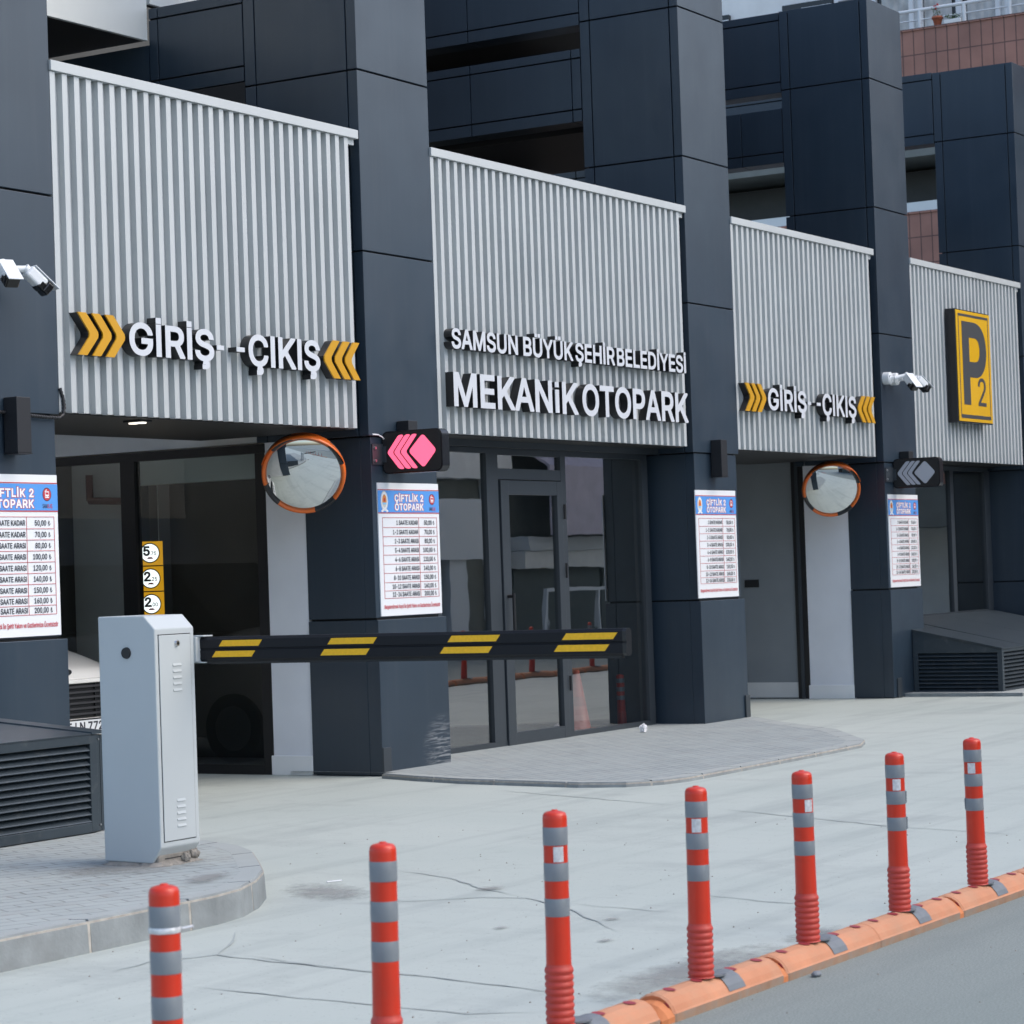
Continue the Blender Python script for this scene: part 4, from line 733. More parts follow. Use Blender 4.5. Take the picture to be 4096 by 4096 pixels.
# ================================================================ SIGNS
def chevron(x0, x1, zc, h, y, dirn, parent, label):
    """one amber chevron; dirn +1 points right"""
    w_ = x1-x0; th = w_*.44; tip = w_-th
    def P(t): return t if dirn > 0 else w_-t
    raw = [(0, h/2), (th*.95, h/2), (w_*.98, h*.07), (w_, 0), (w_*.98, -h*.07), (th*.95, -h/2), (0, -h/2), (tip*.96, -h*.07), (tip, 0), (tip*.96, h*.07)]
    pts = [(x0+P(a), zc+z) for a, z in raw]
    c = MB(); c.prism(pts, 'y', y, y+.012, 'yellow'); 
    # black return behind the amber face
    c.prism([((p[0]-(x0+x1)/2)*.985+(x0+x1)/2, (p[1]-zc)*.985+zc) for p in pts], 'y', y+.0125, -.003, 'letter_side')
    return c.build('chevron', parent)
def letters(word, x0, x1, z, cap, y, parent, off=.020, track=.0, lowdot=False):
    out, a, b2 = layout(word, track); sx = (x1-x0)/(b2-a)
    for ch, cx in out:
        if not GL[ch][1]: continue
        if ch == 'İ' and lowdot:                          # dotted letter kept inside the line of the capitals
            gx = [p[0]/1000. for p in GL['I'][1][0]]; xa, xb = x0+(cx+min(gx)-.018-a)*sx, x0+(cx+max(gx)+.018-a)*sx
            c = MB()
            for za, zb in ((z-.004, z+cap*.76), (z+cap*.84, z+cap+.004)): c.box(xa, xb, y, y+.006, za, zb, 'letter_white'); c.box(xa, xb, y+.0065, -.003, za, zb, 'letter_side')
            c.build('letter', parent); continue
        c = MB(); vs, fs = glyph(ch, off, True); ox = x0-a*sx; s = cap/CAP
        pts = [(ox+(cx+v.x)*sx, y if v.z > 0 else -.003, z+v.y*s) for v in vs]
        # which cap is the front: those whose vertices lie on y
        front = [f for f, cp in fs if cp and all(abs(pts[i][1]-y) < 1e-6 for i in f)]
        rest = [f for f, cp in fs if not (cp and all(abs(pts[i][1]-y) < 1e-6 for i in f))]
        c.add(pts, front, 'letter_white'); c.add(pts, rest, 'letter_side'); c.build('letter', parent)
YF = -.085
def entrance_sign(dx, sc, label):
    t = thing('entrance_sign', label, 'sign', (dx, 0, 3.36), 'entrance and exit lettering with amber chevrons')
    for a, c in ((-3.599, -3.387), (-3.452, -3.248), (-3.31, -3.104)): chevron(dx+(a+3.72)*sc, dx+(c+3.72)*sc, 3.36, .295, YF, 1, t, '')
    for a, c in ((-.701, -.486), (-.558, -.346), (-.419, -.215)): chevron(dx+(a+3.72)*sc, dx+(c+3.72)*sc, 3.345, .30, YF, -1, t, '')
    letters('GİRİŞ', dx+(-3.047+3.72)*sc, dx+(-2.107+3.72)*sc, 3.252, .215, YF, t, .021, .006)
    letters('ÇIKIŞ', dx+(-1.668+3.72)*sc, dx+(-.769+3.72)*sc, 3.245, .222, YF, t, .021, .006)
    for a, c, z in ((-2.06, -1.977, 3.335), (-1.822, -1.726, 3.335)):
        d = MB(); d.box(dx+(a+3.72)*sc, dx+(c+3.72)*sc, YF, YF+.006, z, z+.034, 'letter_white'); d.box(dx+(a+3.72)*sc, dx+(c+3.72)*sc, YF+.0065, -.003, z, z+.034, 'letter_side'); d.build('dash', t)
    return t
entrance_sign(-3.72, 1.0, 'white entrance and exit letters between amber chevrons on the panel above the parked car')
entrance_sign(6.738-.08, 1.0, 'white entrance and exit letters between amber chevrons on the panel above the grey lift door')
t = thing('name_sign', 'upper row of small white raised letters on the panel above the glass door', 'sign', (3.3, 0, 3.62))
for wd, a, c in (('SAMSUN', 1.166, 2.234), ('BÜYÜK', 2.342, 3.211), ('ŞEHİR', 3.269, 3.999), ('BELEDİYESİ', 4.056, 5.451)): letters(wd, a, c, 3.543, .158, YF, t, .022, .002)
t = thing('name_sign', 'lower row of large white raised letters on the panel above the glass door', 'sign', (3.3, 0, 3.19))
for wd, a, c in (('MEKANİK', 1.18, 3.27), ('OTOPARK', 3.374, 5.461)): letters(wd, a, c, 3.053, .272, YF, t, .020, .000, True)

# parking sign
t = thing('parking_sign', 'tall amber box sign with a grey letter P and a small 2', 'sign', (13.2, 0, 4.0))
c = MB(); c.bbox(12.62, 13.80, -.135, -.003, 3.29, 4.70, 'sign_black', .008); hs = c.build('housing', t)
c = MB(); c.bbox(12.635, 13.785, -.145, -.136, 3.305, 4.685, 'p_yellow', .003); c.build('face', t)
c = MB()
for a, e, z0, z1 in ((12.70, 13.72, 4.615, 4.645), (12.70, 13.72, 3.345, 3.39), (12.70, 12.716, 3.39, 4.615), (13.704, 13.72, 3.39, 4.615)): c.box(a, e, -.1475, -.1455, z0, z1, 'p_grey')
c.build('border', t)
c = MB(); put_text(c, 'P', facade(-.1475), 12.86, 13.58, 3.56, .95, 'p_grey', off=.024); c.build('letter', t)
c = MB(); put_text(c, '2', facade(-.1478), 13.30, 13.57, 3.515, .345, 'p_grey', off=.004); c.build('letter', t)

# price boards
def price_board(x, label):
    t = thing('price_board', label, 'price board', (x, .012, 1.84), 'price boards on the pillars')
    W, H, z1 = .905, 1.088, 2.384
    y0 = .0065
    def U(u): return x+u*W
    def V(v): return z1-v*H
    c = MB(); c.box(x, x+W, y0, .0165, z1-H, z1, 'poster'); c.build('board', t)
    c = MB(); c.box(x, x+W, y0-.0025, y0-.0008, V(.222), V(.058), 'p_blue'); c.build('header_band', t)
    c = MB()
    for v in (.052, .227): c.box(x, x+W, y0-.003, y0-.0008, V(v+.003), V(v-.003), 'p_red')
    rows = (.262, .336, .405, .473, .543, .612, .680, .750, .812, .868)
    for v in rows: c.box(U(.062), U(.955), y0-.003, y0-.0008, V(v+.0014), V(v-.0014), 'p_red')
    for u in (.062, .652, .955): c.box(U(u-.0016), U(u+.0016), y0-.0028, y0-.0008, V(.868), V(.262), 'p_red')
    c.build('price_table', t)
    c = MB(); f3 = facade(y0-.0035); f4 = facade(y0-.0045)
    for s, v in (('ÇİFTLİK 2', .138), ('OTOPARK', .205)):
        put_text(c, s, f3, U(.265), U(.735), V(v), .052, 'p_red', off=.062, track=.05)
        put_text(c, s, f4, U(.268), U(.732), V(v), .052, 'p_white', off=.030, track=.05)
    c.build('title', t)
    left = ('1 SAATE KADAR', '1-2 SAATE KADAR', '2-3 SAATE ARASI', '3-4 SAATE ARASI', '4-6 SAATE ARASI', '6-8 SAATE ARASI', '8-10 SAATE ARASI', '10-12 SAATE ARASI', '12-24 SAATE ARASI')
    right = ('50,00', '70,00', '80,00', '100,00', '120,00', '140,00', '150,00', '160,00', '200,00')
    for a, p, v0, v1 in zip(left, right, rows, rows[1:]):
        c = MB()
        zb = V((v0+v1)/2)-.018
        put_text(c, a, f3, U(.07), U(.635), zb, .035, 'p_black', off=.015, align='right', xs=.86)
        put_text(c, p, f3, U(.66), U(.865), zb, .035, 'p_black', off=.015, align='right', xs=.86)
        put_text(c, '₺', f3, U(.888), U(.945), zb, .034, 'p_black', off=.004, align='left', xs=.9)
        c.build('price_row', t)
    c = MB(); put_text(c, 'Belgelendirmek Kaydı İle Şehit Yakını ve Gazilerimize Ücretsizdir', f3, U(.05), U(.965), V(.945), .030, 'p_red', off=.016); c.build('footer_text', t)
    # emblem: oval ring, sun disc over water, ribbon
    c = MB()
    def oval(u, v, ru, rv, m, d, a0=0, a1=2*math.pi, n=28):
        vs = [(U(u)+ru*math.cos(a0+(a1-a0)*k/n), y0-d, V(v)+rv*math.sin(a0+(a1-a0)*k/n)) for k in range(n+1)]
        c.add(vs, [list(range(n+1))], m)
    oval(.10, .137, .052, .082, 'p_cream', .003); oval(.10, .135, .044, .070, 'p_white', .0035); oval(.10, .135, .034, .056, 'p_cream', .004)
    oval(.10, .127, .030, .040, 'p_orange', .0045, 0, math.pi); c.box(U(.10)-.03, U(.10)+.03, y0-.0045, y0-.004, V(.148), V(.127), 'p_orange'); c.box(U(.10)-.026, U(.10)+.026, y0-.0052, y0-.0045, V(.163), V(.149), 'p_lightblue')
    oval(.10, .128, .011, .016, 'p_red', .005)
    for sg in (-1, 1): c.add([(U(.10)+sg*.012, y0-.0045, V(.19)), (U(.10)+sg*.055, y0-.0045, V(.212)), (U(.10)+sg*.035, y0-.0045, V(.222)), (U(.10), y0-.0045, V(.205))], [[0, 1, 2, 3]], 'p_white')
    c.build('emblem', t)
    c = MB()
    oval(.882, .122, .044, .046, 'p_black', .003); oval(.882, .122, .039, .041, 'p_red', .0035)
    c.box(U(.882)-.019, U(.882)+.02, y0-.0045, y0-.004, V(.144), V(.103), 'p_white'); c.box(U(.882)-.014, U(.882)+.015, y0-.005, y0-.0046, V(.123), V(.109), 'p_red')
    for dx_ in (-.010, .011): oval(.882+dx_/W, .135, .0045, .0045, 'p_red', .0053, n=10)
    c.add([(U(.882)-.024, y0-.0045, V(.103)), (U(.882)-.004, y0-.0045, V(.090)), (U(.882), y0-.0045, V(.094)), (U(.882)-.018, y0-.0045, V(.107))], [[0, 1, 2, 3]], 'p_white')
    put_text(c, 'SAM', f3, U(.832), U(.882), V(.207), .027, 'p_black', off=.014); put_text(c, 'ULAŞ', f3, U(.884), U(.938), V(.207), .027, 'p_red', off=.014)
    c.build('tram_logo', t)
    return t
pb = price_board(.105, 'white and blue price board directly under the red lit arrow sign')
for x, lb in ((-4.665, 'white and blue price board on the leftmost pillar, cut by the photo edge'), (5.735, 'white and blue price board on the pillar between the glass door and the lift door'), (10.645, 'small distant price board under the unlit arrow sign')):
    cp = copy_tree(pb); cp.location.x = x; cp['label'] = lb

# wall lamps
def wall_lamp(x, label):
    t = thing('wall_lamp', label, 'wall lamp', (x, -.06, 2.7), 'wall lamps on the pillars')
    c = MB(); c.bbox(x, x+.135, -.122, -.004, 2.52, 2.893, 'lamp', .004); c.build('body', t)
    c = MB(); c.box(x-.003, x+.138, -.125, -.002, 2.512, 2.5195, 'lamp'); c.build('bottom_plate', t)
    return t
l1 = wall_lamp(-4.275, 'black box wall lamp on the leftmost pillar above its price board')
for x, lb in ((.40, 'black wall lamp mostly hidden behind the red arrow sign'), (6.10, 'black box wall lamp on the pillar between glass door and lift door'), (11.02, 'black wall lamp mostly hidden behind the unlit arrow sign')):
    cp = copy_tree(l1); cp.location.x = x; cp['label'] = lb
# conduit from the first lamp
c = MB(); pts = [(-5.3, -.02, 2.80), (-4.28, -.02, 2.793), (-4.14, -.015, 2.785), (-3.86, -.018, 2.775), (-3.74, -.018, 2.775), (-3.70, -.018, 2.80), (-3.687, -.016, 2.85), (-3.69, -.012, 2.91), (-3.715, -.006, 2.98)]
c.path(pts[:2], .012, 'lamp'); 
for a, e in zip(pts[2:], pts[3:]):
    n = max(2, int((Vector(e)-Vector(a)).length/.012))
    for k in range(n):
        p = Vector(a).lerp(Vector(e), k/n); q_ = Vector(a).lerp(Vector(e), (k+1)/n); c.tube(p, q_, .0135 if k % 2 else .011, 'lamp', n=8)
tag(c.build('conduit'), 'black corrugated conduit running from the leftmost wall lamp to the panel corner', 'conduit')

# arrow signs (blade signs standing out from the pillars)
def rrect(y0, y1, z0, z1, r, n=7):
    pts = []
    for cy, cz, a in ((y1-r, z1-r, 0), (y0+r, z1-r, 90), (y0+r, z0+r, 180), (y1-r, z0+r, 270)):
        for k in range(n+1): pts.append((cy+r*math.cos(R(a+90*k/n)), cz+r*math.sin(R(a+90*k/n))))
    return pts
def rpoly(raw, r, n=5):
    pts = []; N_ = len(raw)
    for i in range(N_):
        p = Vector(raw[i]); a = Vector(raw[i-1])-p; e = Vector(raw[(i+1) % N_])-p
        rr_ = min(r, a.length*.45, e.length*.45); A = p+a.normalized()*rr_; E = p+e.normalized()*rr_
        for k in range(n+1):
            t = k/n; pts.append(tuple(A*(1-t)**2+p*2*t*(1-t)+E*t*t))
    return pts
def arrow_sign(px, x, y1, m, label):
    t = thing('arrow_sign', label, 'sign', (x, y1-.3, 2.62), 'blade arrow signs')
    L_, z0, z1 = .585, 2.452, 2.80; y0 = y1-L_
    c = MB(); c.prism(rrect(y0, y1, z0, z1, .055), 'x', x, x+.105, 'sign_black'); c.build('housing', t)
    c = MB(); c.prism(rrect(y0+.012, y1-.012, z0+.012, z1-.012, .045), 'x', x-.003, x-.0005, 'blackm'); c.build('face', t)
    k = L_/.33/1.0  # measures of the glyph in face units: u runs towards the street (to the right in view)
    def F(u, v): u = .09+(u-.08)*1.051; return (y1-L_*u, z0+(z1-z0)*v)
    # diamond and three chevrons pointing away from the street
    shapes = [[F(.42, .50), F(.65, .90), F(.86, .50), F(.65, .10)]]
    for o in (.0, .105, .21):
        shapes.append([F(.08+o, .50), F(.27+o, .90), F(.355+o, .90), F(.165+o, .50), F(.355+o, .10), F(.27+o, .10)])
    for i, s in enumerate(shapes):
        c = MB(); c.prism(rpoly(s, .032 if i == 0 else .022), 'x', x-.006, x-.0035, m); c.build('arrow_light', t)
    c = MB(); c.box(px+.05, x-.0, .004, .012, 2.53, 2.70, 'frame'); c.box(x-.012, x-.002, -.03, .011, 2.55, 2.68, 'frame')
    for zz in (2.56, 2.665): c.tube((px+.085, .004, zz), (px+.085, -.008, zz), .012, 'steel', n=10)
    c.build('bracket', t)
    return t
arrow_sign(0.0, .20, .012, 'led_red', 'black arrow sign lit red, above the price board beside the glass storefront')
arrow_sign(10.558, 10.84, .012, 'led_off', 'black arrow sign with unlit grey arrows near the right edge')
c = MB(); c.path([(.05, .0, 2.775), (.11, -.015, 2.772), (.16, -.02, 2.755), (.20, -.01, 2.74)], .006, 'white_plastic', n=8); tag(c.build('cable'), 'short white cable looping to the red arrow sign', 'cable')

# traffic mirrors
def traffic_mirror(cx, cy, cz, wallx, label):
    t = thing('traffic_mirror', label, 'mirror', (cx, cy, cz), 'round traffic mirrors with orange rims')
    n_ = Vector((-.80, -.50, -.40)).normalized(); q_ = n_.to_track_quat('Z', 'Y'); mt = Matrix.Translation((cx, cy, cz)) @ q_.to_matrix().to_4x4() @ Matrix.Scale(1.07, 4)
    r = .287; Rs = .66; prof = []
    for k in range(0, 15): a = (14-k)/14*math.asin(r/Rs); prof.append((max(Rs*math.sin(a), .0005), Rs*math.cos(a)-Rs*math.cos(math.asin(r/Rs))+.012))
    c = MB(); c.lathe(prof, 'mirror', n=64, mtx=mt); c.build('mirror_glass', t)
    c = MB()
    c.lathe([(.283, .008), (.288, .028), (.305, .030), (.312, .02), (.316, -.03), (.30, -.075), (.2, -.11), (.05, -.12)], 'orange', n=64, mtx=mt); c.build('rim', t)
    for a0 in (14, 104, 194, 284):
        c = MB(); vs = []; n = 10
        for k in range(n+1):
            a = R(a0+34*k/n)
            for rr_, zz in ((.283, .0095), (.288, .0295), (.3052, .0315), (.3132, .0205), (.3172, -.028)): vs.append(mt @ Vector((rr_*math.cos(a), rr_*math.sin(a), zz)))
        c.add(vs, [[5*a+e, 5*a+e+1, 5*a+e+6, 5*a+e+5] for a in range(n) for e in range(4)], 'black', True)
        c.build('rim_band', t)
    # visor along the top
    c = MB(); vs = []; n = 24
    up = q_.inverted() @ Vector((0, 0, 1)); ang = math.atan2(up.y, up.x)
    for k in range(n+1):
        f_ = k/n*2-1; a = ang+R(74)*f_; ex = .075*(1-f_*f_)
        for rr_, zz in ((.313, .0), (.318, .03+ex), (.322, .03+ex), (.320, -.0)): vs.append(mt @ Vector((rr_*math.cos(a), rr_*math.sin(a), zz)))
    c.add(vs, [[4*a+e, 4*a+(e+1) % 4, 4*a+4+(e+1) % 4, 4*a+4+e] for a in range(n) for e in range(4)], 'orange', True); c.build('visor', t)
    c = MB(); bk = mt @ Vector((0, 0, -.115)); c.tube(bk, (bk.x+.02, bk.y, bk.z-.02), .03, 'steel', n=12); c.tube((bk.x+.02, bk.y, bk.z-.02), (wallx, bk.y+.02, bk.z+.02), .018, 'steel', n=12); c.build('bracket', t)
    return t
traffic_mirror(-.50, .30, 2.462, .05, 'round mirror with orange rim in the car bay beside the red arrow sign')
traffic_mirror(9.98, .42, 2.455, 10.6, 'round mirror with orange rim in front of the grey lift door')

# security cameras
def security_camera(pos, d, box, s, label, spin=0):
    t = thing('security_camera', label, 'camera', box, 'white security cameras on the pillars')
    d = Vector(d).normalized(); P = Vector(pos); B = Vector(box)
    c = MB(); c.tube((B.x, -.001, B.z), (B.x, B.y-.03, B.z), .066*s, 'white_plastic', n=28); c.tube((B.x, B.y-.03, B.z), (B.x, B.y-.042, B.z), .060*s, 'white_plastic', n=28, r1=.052*s)
    for k in range(3):
        a = R(30+120*k+spin); c.tube((B.x+.05*s*math.cos(a), B.y-.03, B.z+.05*s*math.sin(a)), (B.x+.05*s*math.cos(a), B.y-.043, B.z+.05*s*math.sin(a)), .007, 'frame', n=8)
    c.build('base', t)
    up = Vector((0, 0, 1)); side = d.cross(up).normalized(); up = side.cross(d)
    bk = P-d*.085*s
    c = MB(); j = Vector((B.x, B.y-.075, B.z-.005)); c.tube((B.x, B.y-.04, B.z), j, .022*s, 'white_plastic', n=14); c.tube(j, bk-d*.015, .022*s, 'white_plastic', n=14); c.tube(bk-d*.03, bk, .03*s, 'white_plastic', n=16); c.build('arm', t)
    mt = Matrix(((side.x, up.x, d.x, P.x), (side.y, up.y, d.y, P.y), (side.z, up.z, d.z, P.z), (0, 0, 0, 1)))
    def bb(x0, x1, y0, y1, z0, z1, m, bv=.008):
        bm = bmesh.new(); bmesh.ops.create_cube(bm, size=1)
        for v in bm.verts: v.co = Vector(((x0+x1)/2+v.co.x*(x1-x0), (y0+y1)/2+v.co.y*(y1-y0), (z0+z1)/2+v.co.z*(z1-z0)))*s
        bmesh.ops.bevel(bm, geom=bm.edges[:], offset=bv*s, segments=3, affect='EDGES', profile=.5); q_ = MB(); q_.bm(bm, m, False, mt); return q_
    bb(-.046, .046, -.042, .040, -.09, .055, 'white_plastic', .018).build('body', t)
    bb(-.046, .046, -.046, .036, .055, .105, 'lens', .012).build('lens_window', t)
    bb(-.0465, .0465, -.047, .012, .010, .060, 'lens', .012).build('lens_skirt', t)
    bb(-.050, .050, .041, .048, -.08, .135, 'white_plastic', .003).build('sunshield', t)
    return t
security_camera((-4.475, -.26, 3.685), (-.30, -.66, -.62), (-4.60, -.04, 3.74), 1.05, 'white camera on the leftmost pillar pointing at the viewer, dark lens front', 10)
security_camera((-4.17, -.24, 3.665), (.70, -.30, -.68), (-4.39, -.04, 3.735), 1.05, 'white camera on the leftmost pillar pointing down to the right', 40)
security_camera((10.74, -.30, 3.69), (-.25, -.6, -.70), (10.66, -.05, 3.74), 1.1, 'white camera on the far pillar by the parking sign pointing down at the viewer', 10)
security_camera((11.07, -.30, 3.68), (.72, -.30, -.60), (10.86, -.05, 3.74), 1.1, 'white camera on the far pillar by the parking sign turned right', 40)
# spare junction box at the left edge
c = MB(); c.tube((-4.735, -.001, 3.745), (-4.735, -.085, 3.745), .07, 'white_plastic', n=28); c.tube((-4.735, -.085, 3.745), (-4.735, -.098, 3.745), .062, 'white_plastic', n=28, r1=.05); tag(c.build('junction_box'), 'round white junction box beside the cameras at the left edge', 'junction box')

# lit height limit board inside the car bay
t = thing('height_limit_board', 'lit amber board with three round limit signs behind the glass of the car bay', 'sign', (.3, 2.45, 1.7))
ex = Vector((.80, -.60, 0)); bo = Vector((.245, 2.515, 0)); nx = Vector((-.60, -.80, 0))
def BP(u, v, d): p = bo+ex*u+nx*d; return (p.x, p.y, v)
def bquad(c, u0, u1, z0, z1, d0, d1, m):
    vs = [BP(u, z, d) for d in (d0, d1) for z in (z0, z1) for u in (u0, u1)]
    c.add(vs, [[0, 1, 3, 2], [4, 5, 7, 6], [0, 1, 5, 4], [2, 3, 7, 6], [0, 2, 6, 4], [1, 3, 7, 5]], m)
c = MB(); bquad(c, -.11, .115, 1.0, 1.995, -.04, 0, 'ledamber'); c.build('housing', t)
for i, (a, e) in enumerate((('5', '.75'), ('2', '.25'), ('2', '.00'))):
    zc = 1.895-i*.222
    c = MB()
    for rr_, d, m in ((.088, .002, 'ledblack'), (.078, .004, 'ledboard')):
        c.add([BP(rr_*math.cos(2*math.pi*k/28), zc+rr_*math.sin(2*math.pi*k/28), d) for k in range(28)], [list(range(28))], m)
    f5 = lambda u, v, d: BP(u, v, .006)
    put_text(c, a, f5, -.055, -.005, zc-.02, .075, 'ledblack', off=.035); put_text(c, e, f5, .0, .055, zc-.02, .032, 'ledblack', off=.02)
    c.add([BP(u, zc-.052+v, .006) for u, v in ((-.03, 0), (.03, 0), (.015, .016), (-.015, .016))], [[0, 1, 2, 3]], 'p_red')
    bquad(c, -.11, .115, zc-.118, zc-.108, .0005, .003, 'ledblack')
    c.build('limit_sign', t)
# recessed ceiling spot
t = thing('ceiling_light', 'small lit twin spot in the soffit above the car bay', 'light', (-2.57, .27, 2.80))
c = MB(); c.bbox(-2.64, -2.50, .19, .35, 2.800, 2.8155, 'black', .004); c.build('housing', t)
for y in (.23, .31):
    c = MB(); c.tube((-2.57, y, 2.7995), (-2.57, y, 2.790), .034, 'steel_light', n=18); c.build('spot', t)
# ================================================================ BARRIER GATE
t = thing('barrier_gate', 'grey barrier cabinet with a lowered black boom carrying yellow stripes', 'barrier', (-6.45, -2.96, .15))
XL, XR, YB, YFt = -6.61, -6.285, -2.772, -3.154
prof = [(YB, .165), (YB, 1.451), (-3.083, 1.450), (YFt, 1.380), (YFt, .242), (-3.097, .160)]
bm = bmesh.new(); vv = [bm.verts.new((XL, y, z)) for y, z in prof]+[bm.verts.new((XR, y, z)) for y, z in prof]; n = len(prof)
for i in range(n): bm.faces.new((vv[i], vv[(i+1) % n], vv[n+(i+1) % n], vv[n+i]))
bm.faces.new(vv[:n][::-1]); bm.faces.new(vv[n:])
bmesh.ops.recalc_face_normals(bm, faces=bm.faces[:]); bmesh.ops.bevel(bm, geom=bm.edges[:], offset=.007, segments=3, affect='EDGES', profile=.5)
c = MB(); c.bm(bm, 'gate'); c.build('cabinet', t)
c = MB(); c.box(-6.585, -6.318, -3.1555, -3.150, .268, 1.350, 'blackm'); c.bbox(-6.581, -6.322, -3.159, -3.152, .272, 1.345, 'gate', .0025); dr = c.build('door', t)
c = MB()
for z0 in (1.05, .34):
    for k in range(5):
        z = z0+k*.033; vs = [(-6.475, -3.1592, z+.014), (-6.405, -3.1592, z+.014), (-6.475, -3.1635, z), (-6.405, -3.1635, z), (-6.475, -3.1592, z-.001), (-6.405, -3.1592, z-.001)]
        c.add(vs, [[0, 1, 3, 2], [0, 2, 4], [1, 3, 5]], 'gate'); c.add(vs, [[2, 3, 5, 4]], 'blackm')
c.build('louvre', dr)
c = MB(); c.tube((-6.438, -3.158, 1.300), (-6.438, -3.170, 1.300), .019, 'steel', n=24, r1=.014); c.tube((-6.438, -3.1702, 1.300), (-6.438, -3.172, 1.300), .008, 'blackm', n=12); c.build('lock', dr)
c = MB(); c.tube((XL+.002, -2.962, 1.258), (XL-.010, -2.962, 1.258), .0315, 'black', n=32, r1=.028); c.build('knob', t)
rnd = random.Random(5); c = MB(); vs = []; n = 40
for k in range(n):
    a = 2*math.pi*k/n; ca, sa = math.cos(a), math.sin(a); sq = 1/max(abs(ca)/.155, abs(sa)/.185)
    for s_, z in ((1.16+.16*rnd.random(), .144), (1.02+.08*rnd.random(), .152+.016*rnd.random()), (.97, .170)): vs.append((-6.447+ca*sq*s_, -2.955+sa*sq*s_*.93, z))
c.add(vs, [[3*k+e, 3*((k+1) % n)+e, 3*((k+1) % n)+e+1, 3*k+e+1] for k in range(n) for e in range(2)]+[[3*k+2 for k in range(n)]], 'mortar'); c.build('mortar_base', t)
c = MB(); c.bbox(-6.60, -6.30, -3.128, -2.79, .150, .205, 'mortar', .01); c.box(-6.55, -6.37, -3.1285, -3.12, .176, .182, 'blackm'); c.build('plinth', t)
c = MB()
for k in range(9):
    bm = bmesh.new(); bmesh.ops.create_icosphere(bm, subdivisions=3, radius=.018+.014*rnd.random())
    for v in bm.verts: v.co = v.co*(1+.18*math.sin(v.co.x*190+k)*math.sin(v.co.y*170)+rnd.uniform(-.08, .08))
    c.bm(bm, 'mortar', False, Matrix.Translation((rnd.uniform(-6.40, -6.29), rnd.uniform(-3.15, -3.06), .165+.03*rnd.random())))
c.build('mortar_lump', t)
BX0, BX1 = -6.25, -6.195
c = MB(); c.prism([(-6.285, 1.195), (-6.285, 1.325), (-6.19, 1.332), (-6.19, 1.188)], 'y', -3.165, -3.02, 'gate'); c.bbox(-6.262, -6.182, -3.20, -3.10, 1.186, 1.192, 'gate', .002); c.bbox(-6.262, -6.182, -3.20, -3.10, 1.326, 1.333, 'gate', .002); c.build('boom_bracket', t)
pr = [(BX0+.012, 1.192), (BX0, 1.206), (BX0, 1.252), (BX0+.005, 1.256), (BX0+.005, 1.260), (BX0, 1.264), (BX0, 1.310), (BX0+.012, 1.324), (BX1-.012, 1.324), (BX1, 1.310), (BX1, 1.206), (BX1-.012, 1.192)]
c = MB(); c.add([(x, y, z) for y in (-3.14, -5.73) for x, z in pr], [[i, (i+1) % 12, 12+(i+1) % 12, 12+i] for i in range(12)]+[list(range(12)), list(range(12, 24))], 'boom'); bo_ = c.build('boom', t)
c = MB(); c.add([(x, y, z) for y in (-5.731, -5.752) for x, z in [(p[0]*1.0, p[1]) for p in pr]], [[i, (i+1) % 12, 12+(i+1) % 12, 12+i] for i in range(12)]+[list(range(12)), list(range(12, 24))], 'letter_side'); c.build('end_cap', bo_)
c = MB(); c.box(BX0+.015, BX1-.015, -5.72, -3.2, 1.180, 1.1915, 'blackm'); c.tube((BX0+.025, -5.66, 1.18), (BX0+.025, -5.66, 1.172), .008, 'blackm', n=8); c.build('rubber_strip', bo_)
sl = .030/.031
for yst in (-3.316, -4.022, -4.758, -5.42):
    ln = .262 if yst > -4 else .285
    for z0, sh in ((1.273, 0), (1.2165, -.045)):
        y0 = yst+.02-sh*(-1)*-1
        a = yst-.002 if sh == 0 else yst+.045
        c = MB(); x = BX0-.0012
        c.add([(x, a+.026, z0), (x, a-ln+.026, z0), (x, a-ln-.0, z0+.032), (x, a, z0+.032)], [[0, 1, 2, 3]], 'reflect_y'); c.build('reflective_stripe', bo_)

# ================================================================ VENT HOUSINGS
def louvres(c, axis, a, b, p, z0, z1, n, out, mat_='vent'):
    """horizontal blades between a and b along axis ('x' or 'y'), face plane p, out = outward sign"""
    h = (z1-z0)/n
    for k in range(n):
        z = z0+k*h
        d0, d1 = p-out*.045, p-out*.004
        pts = [(d0, z+h*.98), (d0-.0, z+h*.90), (d1, z+h*.10), (d1+out*.003, z+h*.02), (d1+out*.003, z+h*.10), (d1, z+h*.20)]
        if axis == 'x':
            vs = [(a, q, zz) for q, zz in pts]+[(b, q, zz) for q, zz in pts]
        else: vs = [(q, a, zz) for q, zz in pts]+[(q, b, zz) for q, zz in pts]
        m_ = len(pts); c.add(vs, [[i, (i+1) % m_, m_+(i+1) % m_, m_+i] for i in range(m_)]+[list(range(m_)), list(range(m_, 2*m_))], mat_)
t = thing('vent_housing', 'low anthracite louvred vent housing with a sloping lid beside the barrier cabinet', 'vent', (-7.2, -.8, .15), 'louvred vent housings')
x0, x1, yf = -9.6, -5.24, -1.56
c = MB(); c.prism([(yf+.06, .145), (yf+.06, .72), (-.02, .83), (-.02, .145)], 'x', x0+.06, x1-.06, 'blackm')
c.bbox(x0, x1-.066, yf, yf+.04, .15, .208, 'vent', .003); c.bbox(x0, x1-.066, yf-.002, yf+.04, .677, .731, 'vent', .003); c.bbox(x1-.066, x1, yf, yf+.04, .152, .729, 'vent', .003); c.bbox(-7.5, -7.43, yf, yf+.04, .208, .677, 'vent', .003)
c.build('frame', t)
c = MB()
for k in range(3): c.bbox(x1+.004+k*.03, x1+.026+k*.03, yf+.006+.004*k, -.02, .152, .725, 'vent', .003)
